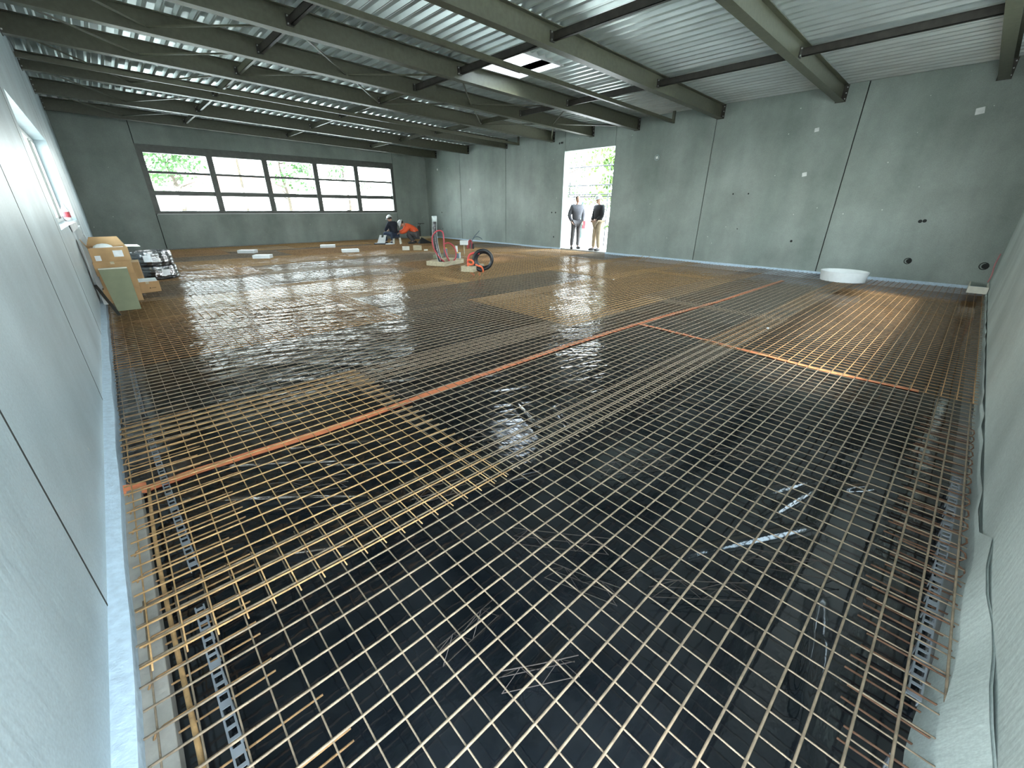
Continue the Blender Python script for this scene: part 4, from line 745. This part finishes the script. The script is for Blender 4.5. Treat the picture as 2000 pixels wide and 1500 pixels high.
tree(19.6, 12.4, 4.2, 1.0, 2, M['leaf_y'], 'lower sunlit tree seen at the right side of the doorway', low=.1, n=1000)
tree(34, 29, 9, 3, 3, M['leaf'], 'green tree farther off behind the doorway scaffold', low=.3, n=1100)
tree(5, 46, 9, 2.8, 4, M['leaf'], 'green tree seen in the top left pane of the wide window', low=.4, leaf=.22)
tree(14, 48, 8.5, 2.0, 5, M['leaf'], 'green tree seen through the third pane of the wide window', low=.45, leaf=.22, n=500)
tree(21, 50, 8.6, 2.0, 6, M['leaf'], 'green tree seen through the fourth pane of the wide window', low=.45, leaf=.22, n=450)
o = tag(MB().tube(smooth([(14.05, 12.02, -.05), (14.1, 12.06, 1.0), (14.05, 12.0, 2.0), (14.12, 12.1, 3.0), (14.1, 12.0, 4.4)]), [.10+.015*math.sin(i*2.3) for i in range(25)], 10).build('bare_tree', M['bark'], smooth=True), 'rough bare trunk just outside the left jamb of the doorway', 'tree')
# scaffold
o = thing('scaffold', (16.5, 12.5, -.05), 'grey tube scaffold with guard rails outside the doorway', 'scaffold')
for z in (3.24, 2.50, 2.13): MB().tube([(-.2, -1.4, z), (-.2, 2.2, z)], .026, 8).build('rail', M['scaf'], o, smooth=True)
for y, x in ((-1.05, -.2), (1.1, -.2), (1.45, -.2), (-1.05, .6), (1.45, .6)): MB().tube([(x, y, 0 if x > 0 or y != 1.1 else 2.13), (x, y, 3.3)], .024, 8).build('standard', M['scaf'], o, smooth=True)
MB().box(-.15, .55, -1.2, 1.6, 2.02, 2.06).build('platform', M['scaf'], o); MB().tube([(-.2, 1.1, 2.9), (.6, 1.45, 2.9)], .02, 6).build('brace', M['scaf'], o)
MB().box(-.3, -.1, 1.55, 2.05, 1.85, 1.98).build('hanging_light', M['steel_d'], o)
# green fence
for k, x in enumerate((19.5,)):
    o = thing('mesh_fence', (x, 15.3, -.05), 'green mesh fence behind the helmeted person in the doorway', 'fence')
    for y in (-2.2, 0, 2.2): MB().box(-.03, .03, y-.03, y+.03, 0, 1.9).build('post', M['fence'], o)
    b = MB()
    for j in range(45): b.tube([(0, -2.15+j*.1, .05), (0, -2.15+j*.1, 1.85)], .006, 4)
    for j in range(10): b.tube([(0, -2.2, .1+j*.19), (0, 2.2, .1+j*.19)], .006, 4)
    b.build('wire_panel', M['fence'], o)
# low house and roadside pole beyond the window
o = thing('house', (9, 62, -.4), 'pale low house with tiled roof beyond the wide window', 'house'); MB().box(-9, 9, -4, 4, 0, 3.4).build('wall', M['render'], o)
MB().add([(-9.5, -4.5, 3.401), (9.5, -4.5, 3.401), (9.5, 4.5, 3.401), (-9.5, 4.5, 3.401), (-9, 0, 5.2), (9, 0, 5.2)], [(0, 1, 5, 4), (2, 3, 4, 5), (1, 2, 5), (3, 0, 4), (3, 2, 1, 0)]).build('roof', M['roof'], o)
for x in (-6, -2, 2, 6): MB().box(x-.6, x+.6, -4.05, -4.002, 1.0, 2.3).build('window', M['frame'], o)
o = thing('utility_pole', (8.6, 40, -.4), 'thin utility pole with crossarm seen in the leftmost window pane', 'pole'); MB().tube([(0, 0, 0), (0, 0, 8)], .09, 8).build('mast', M['bark'], o); MB().box(-.8, .8, -.06, .06, 6.9, 7.0).build('crossarm', M['bark'], o)
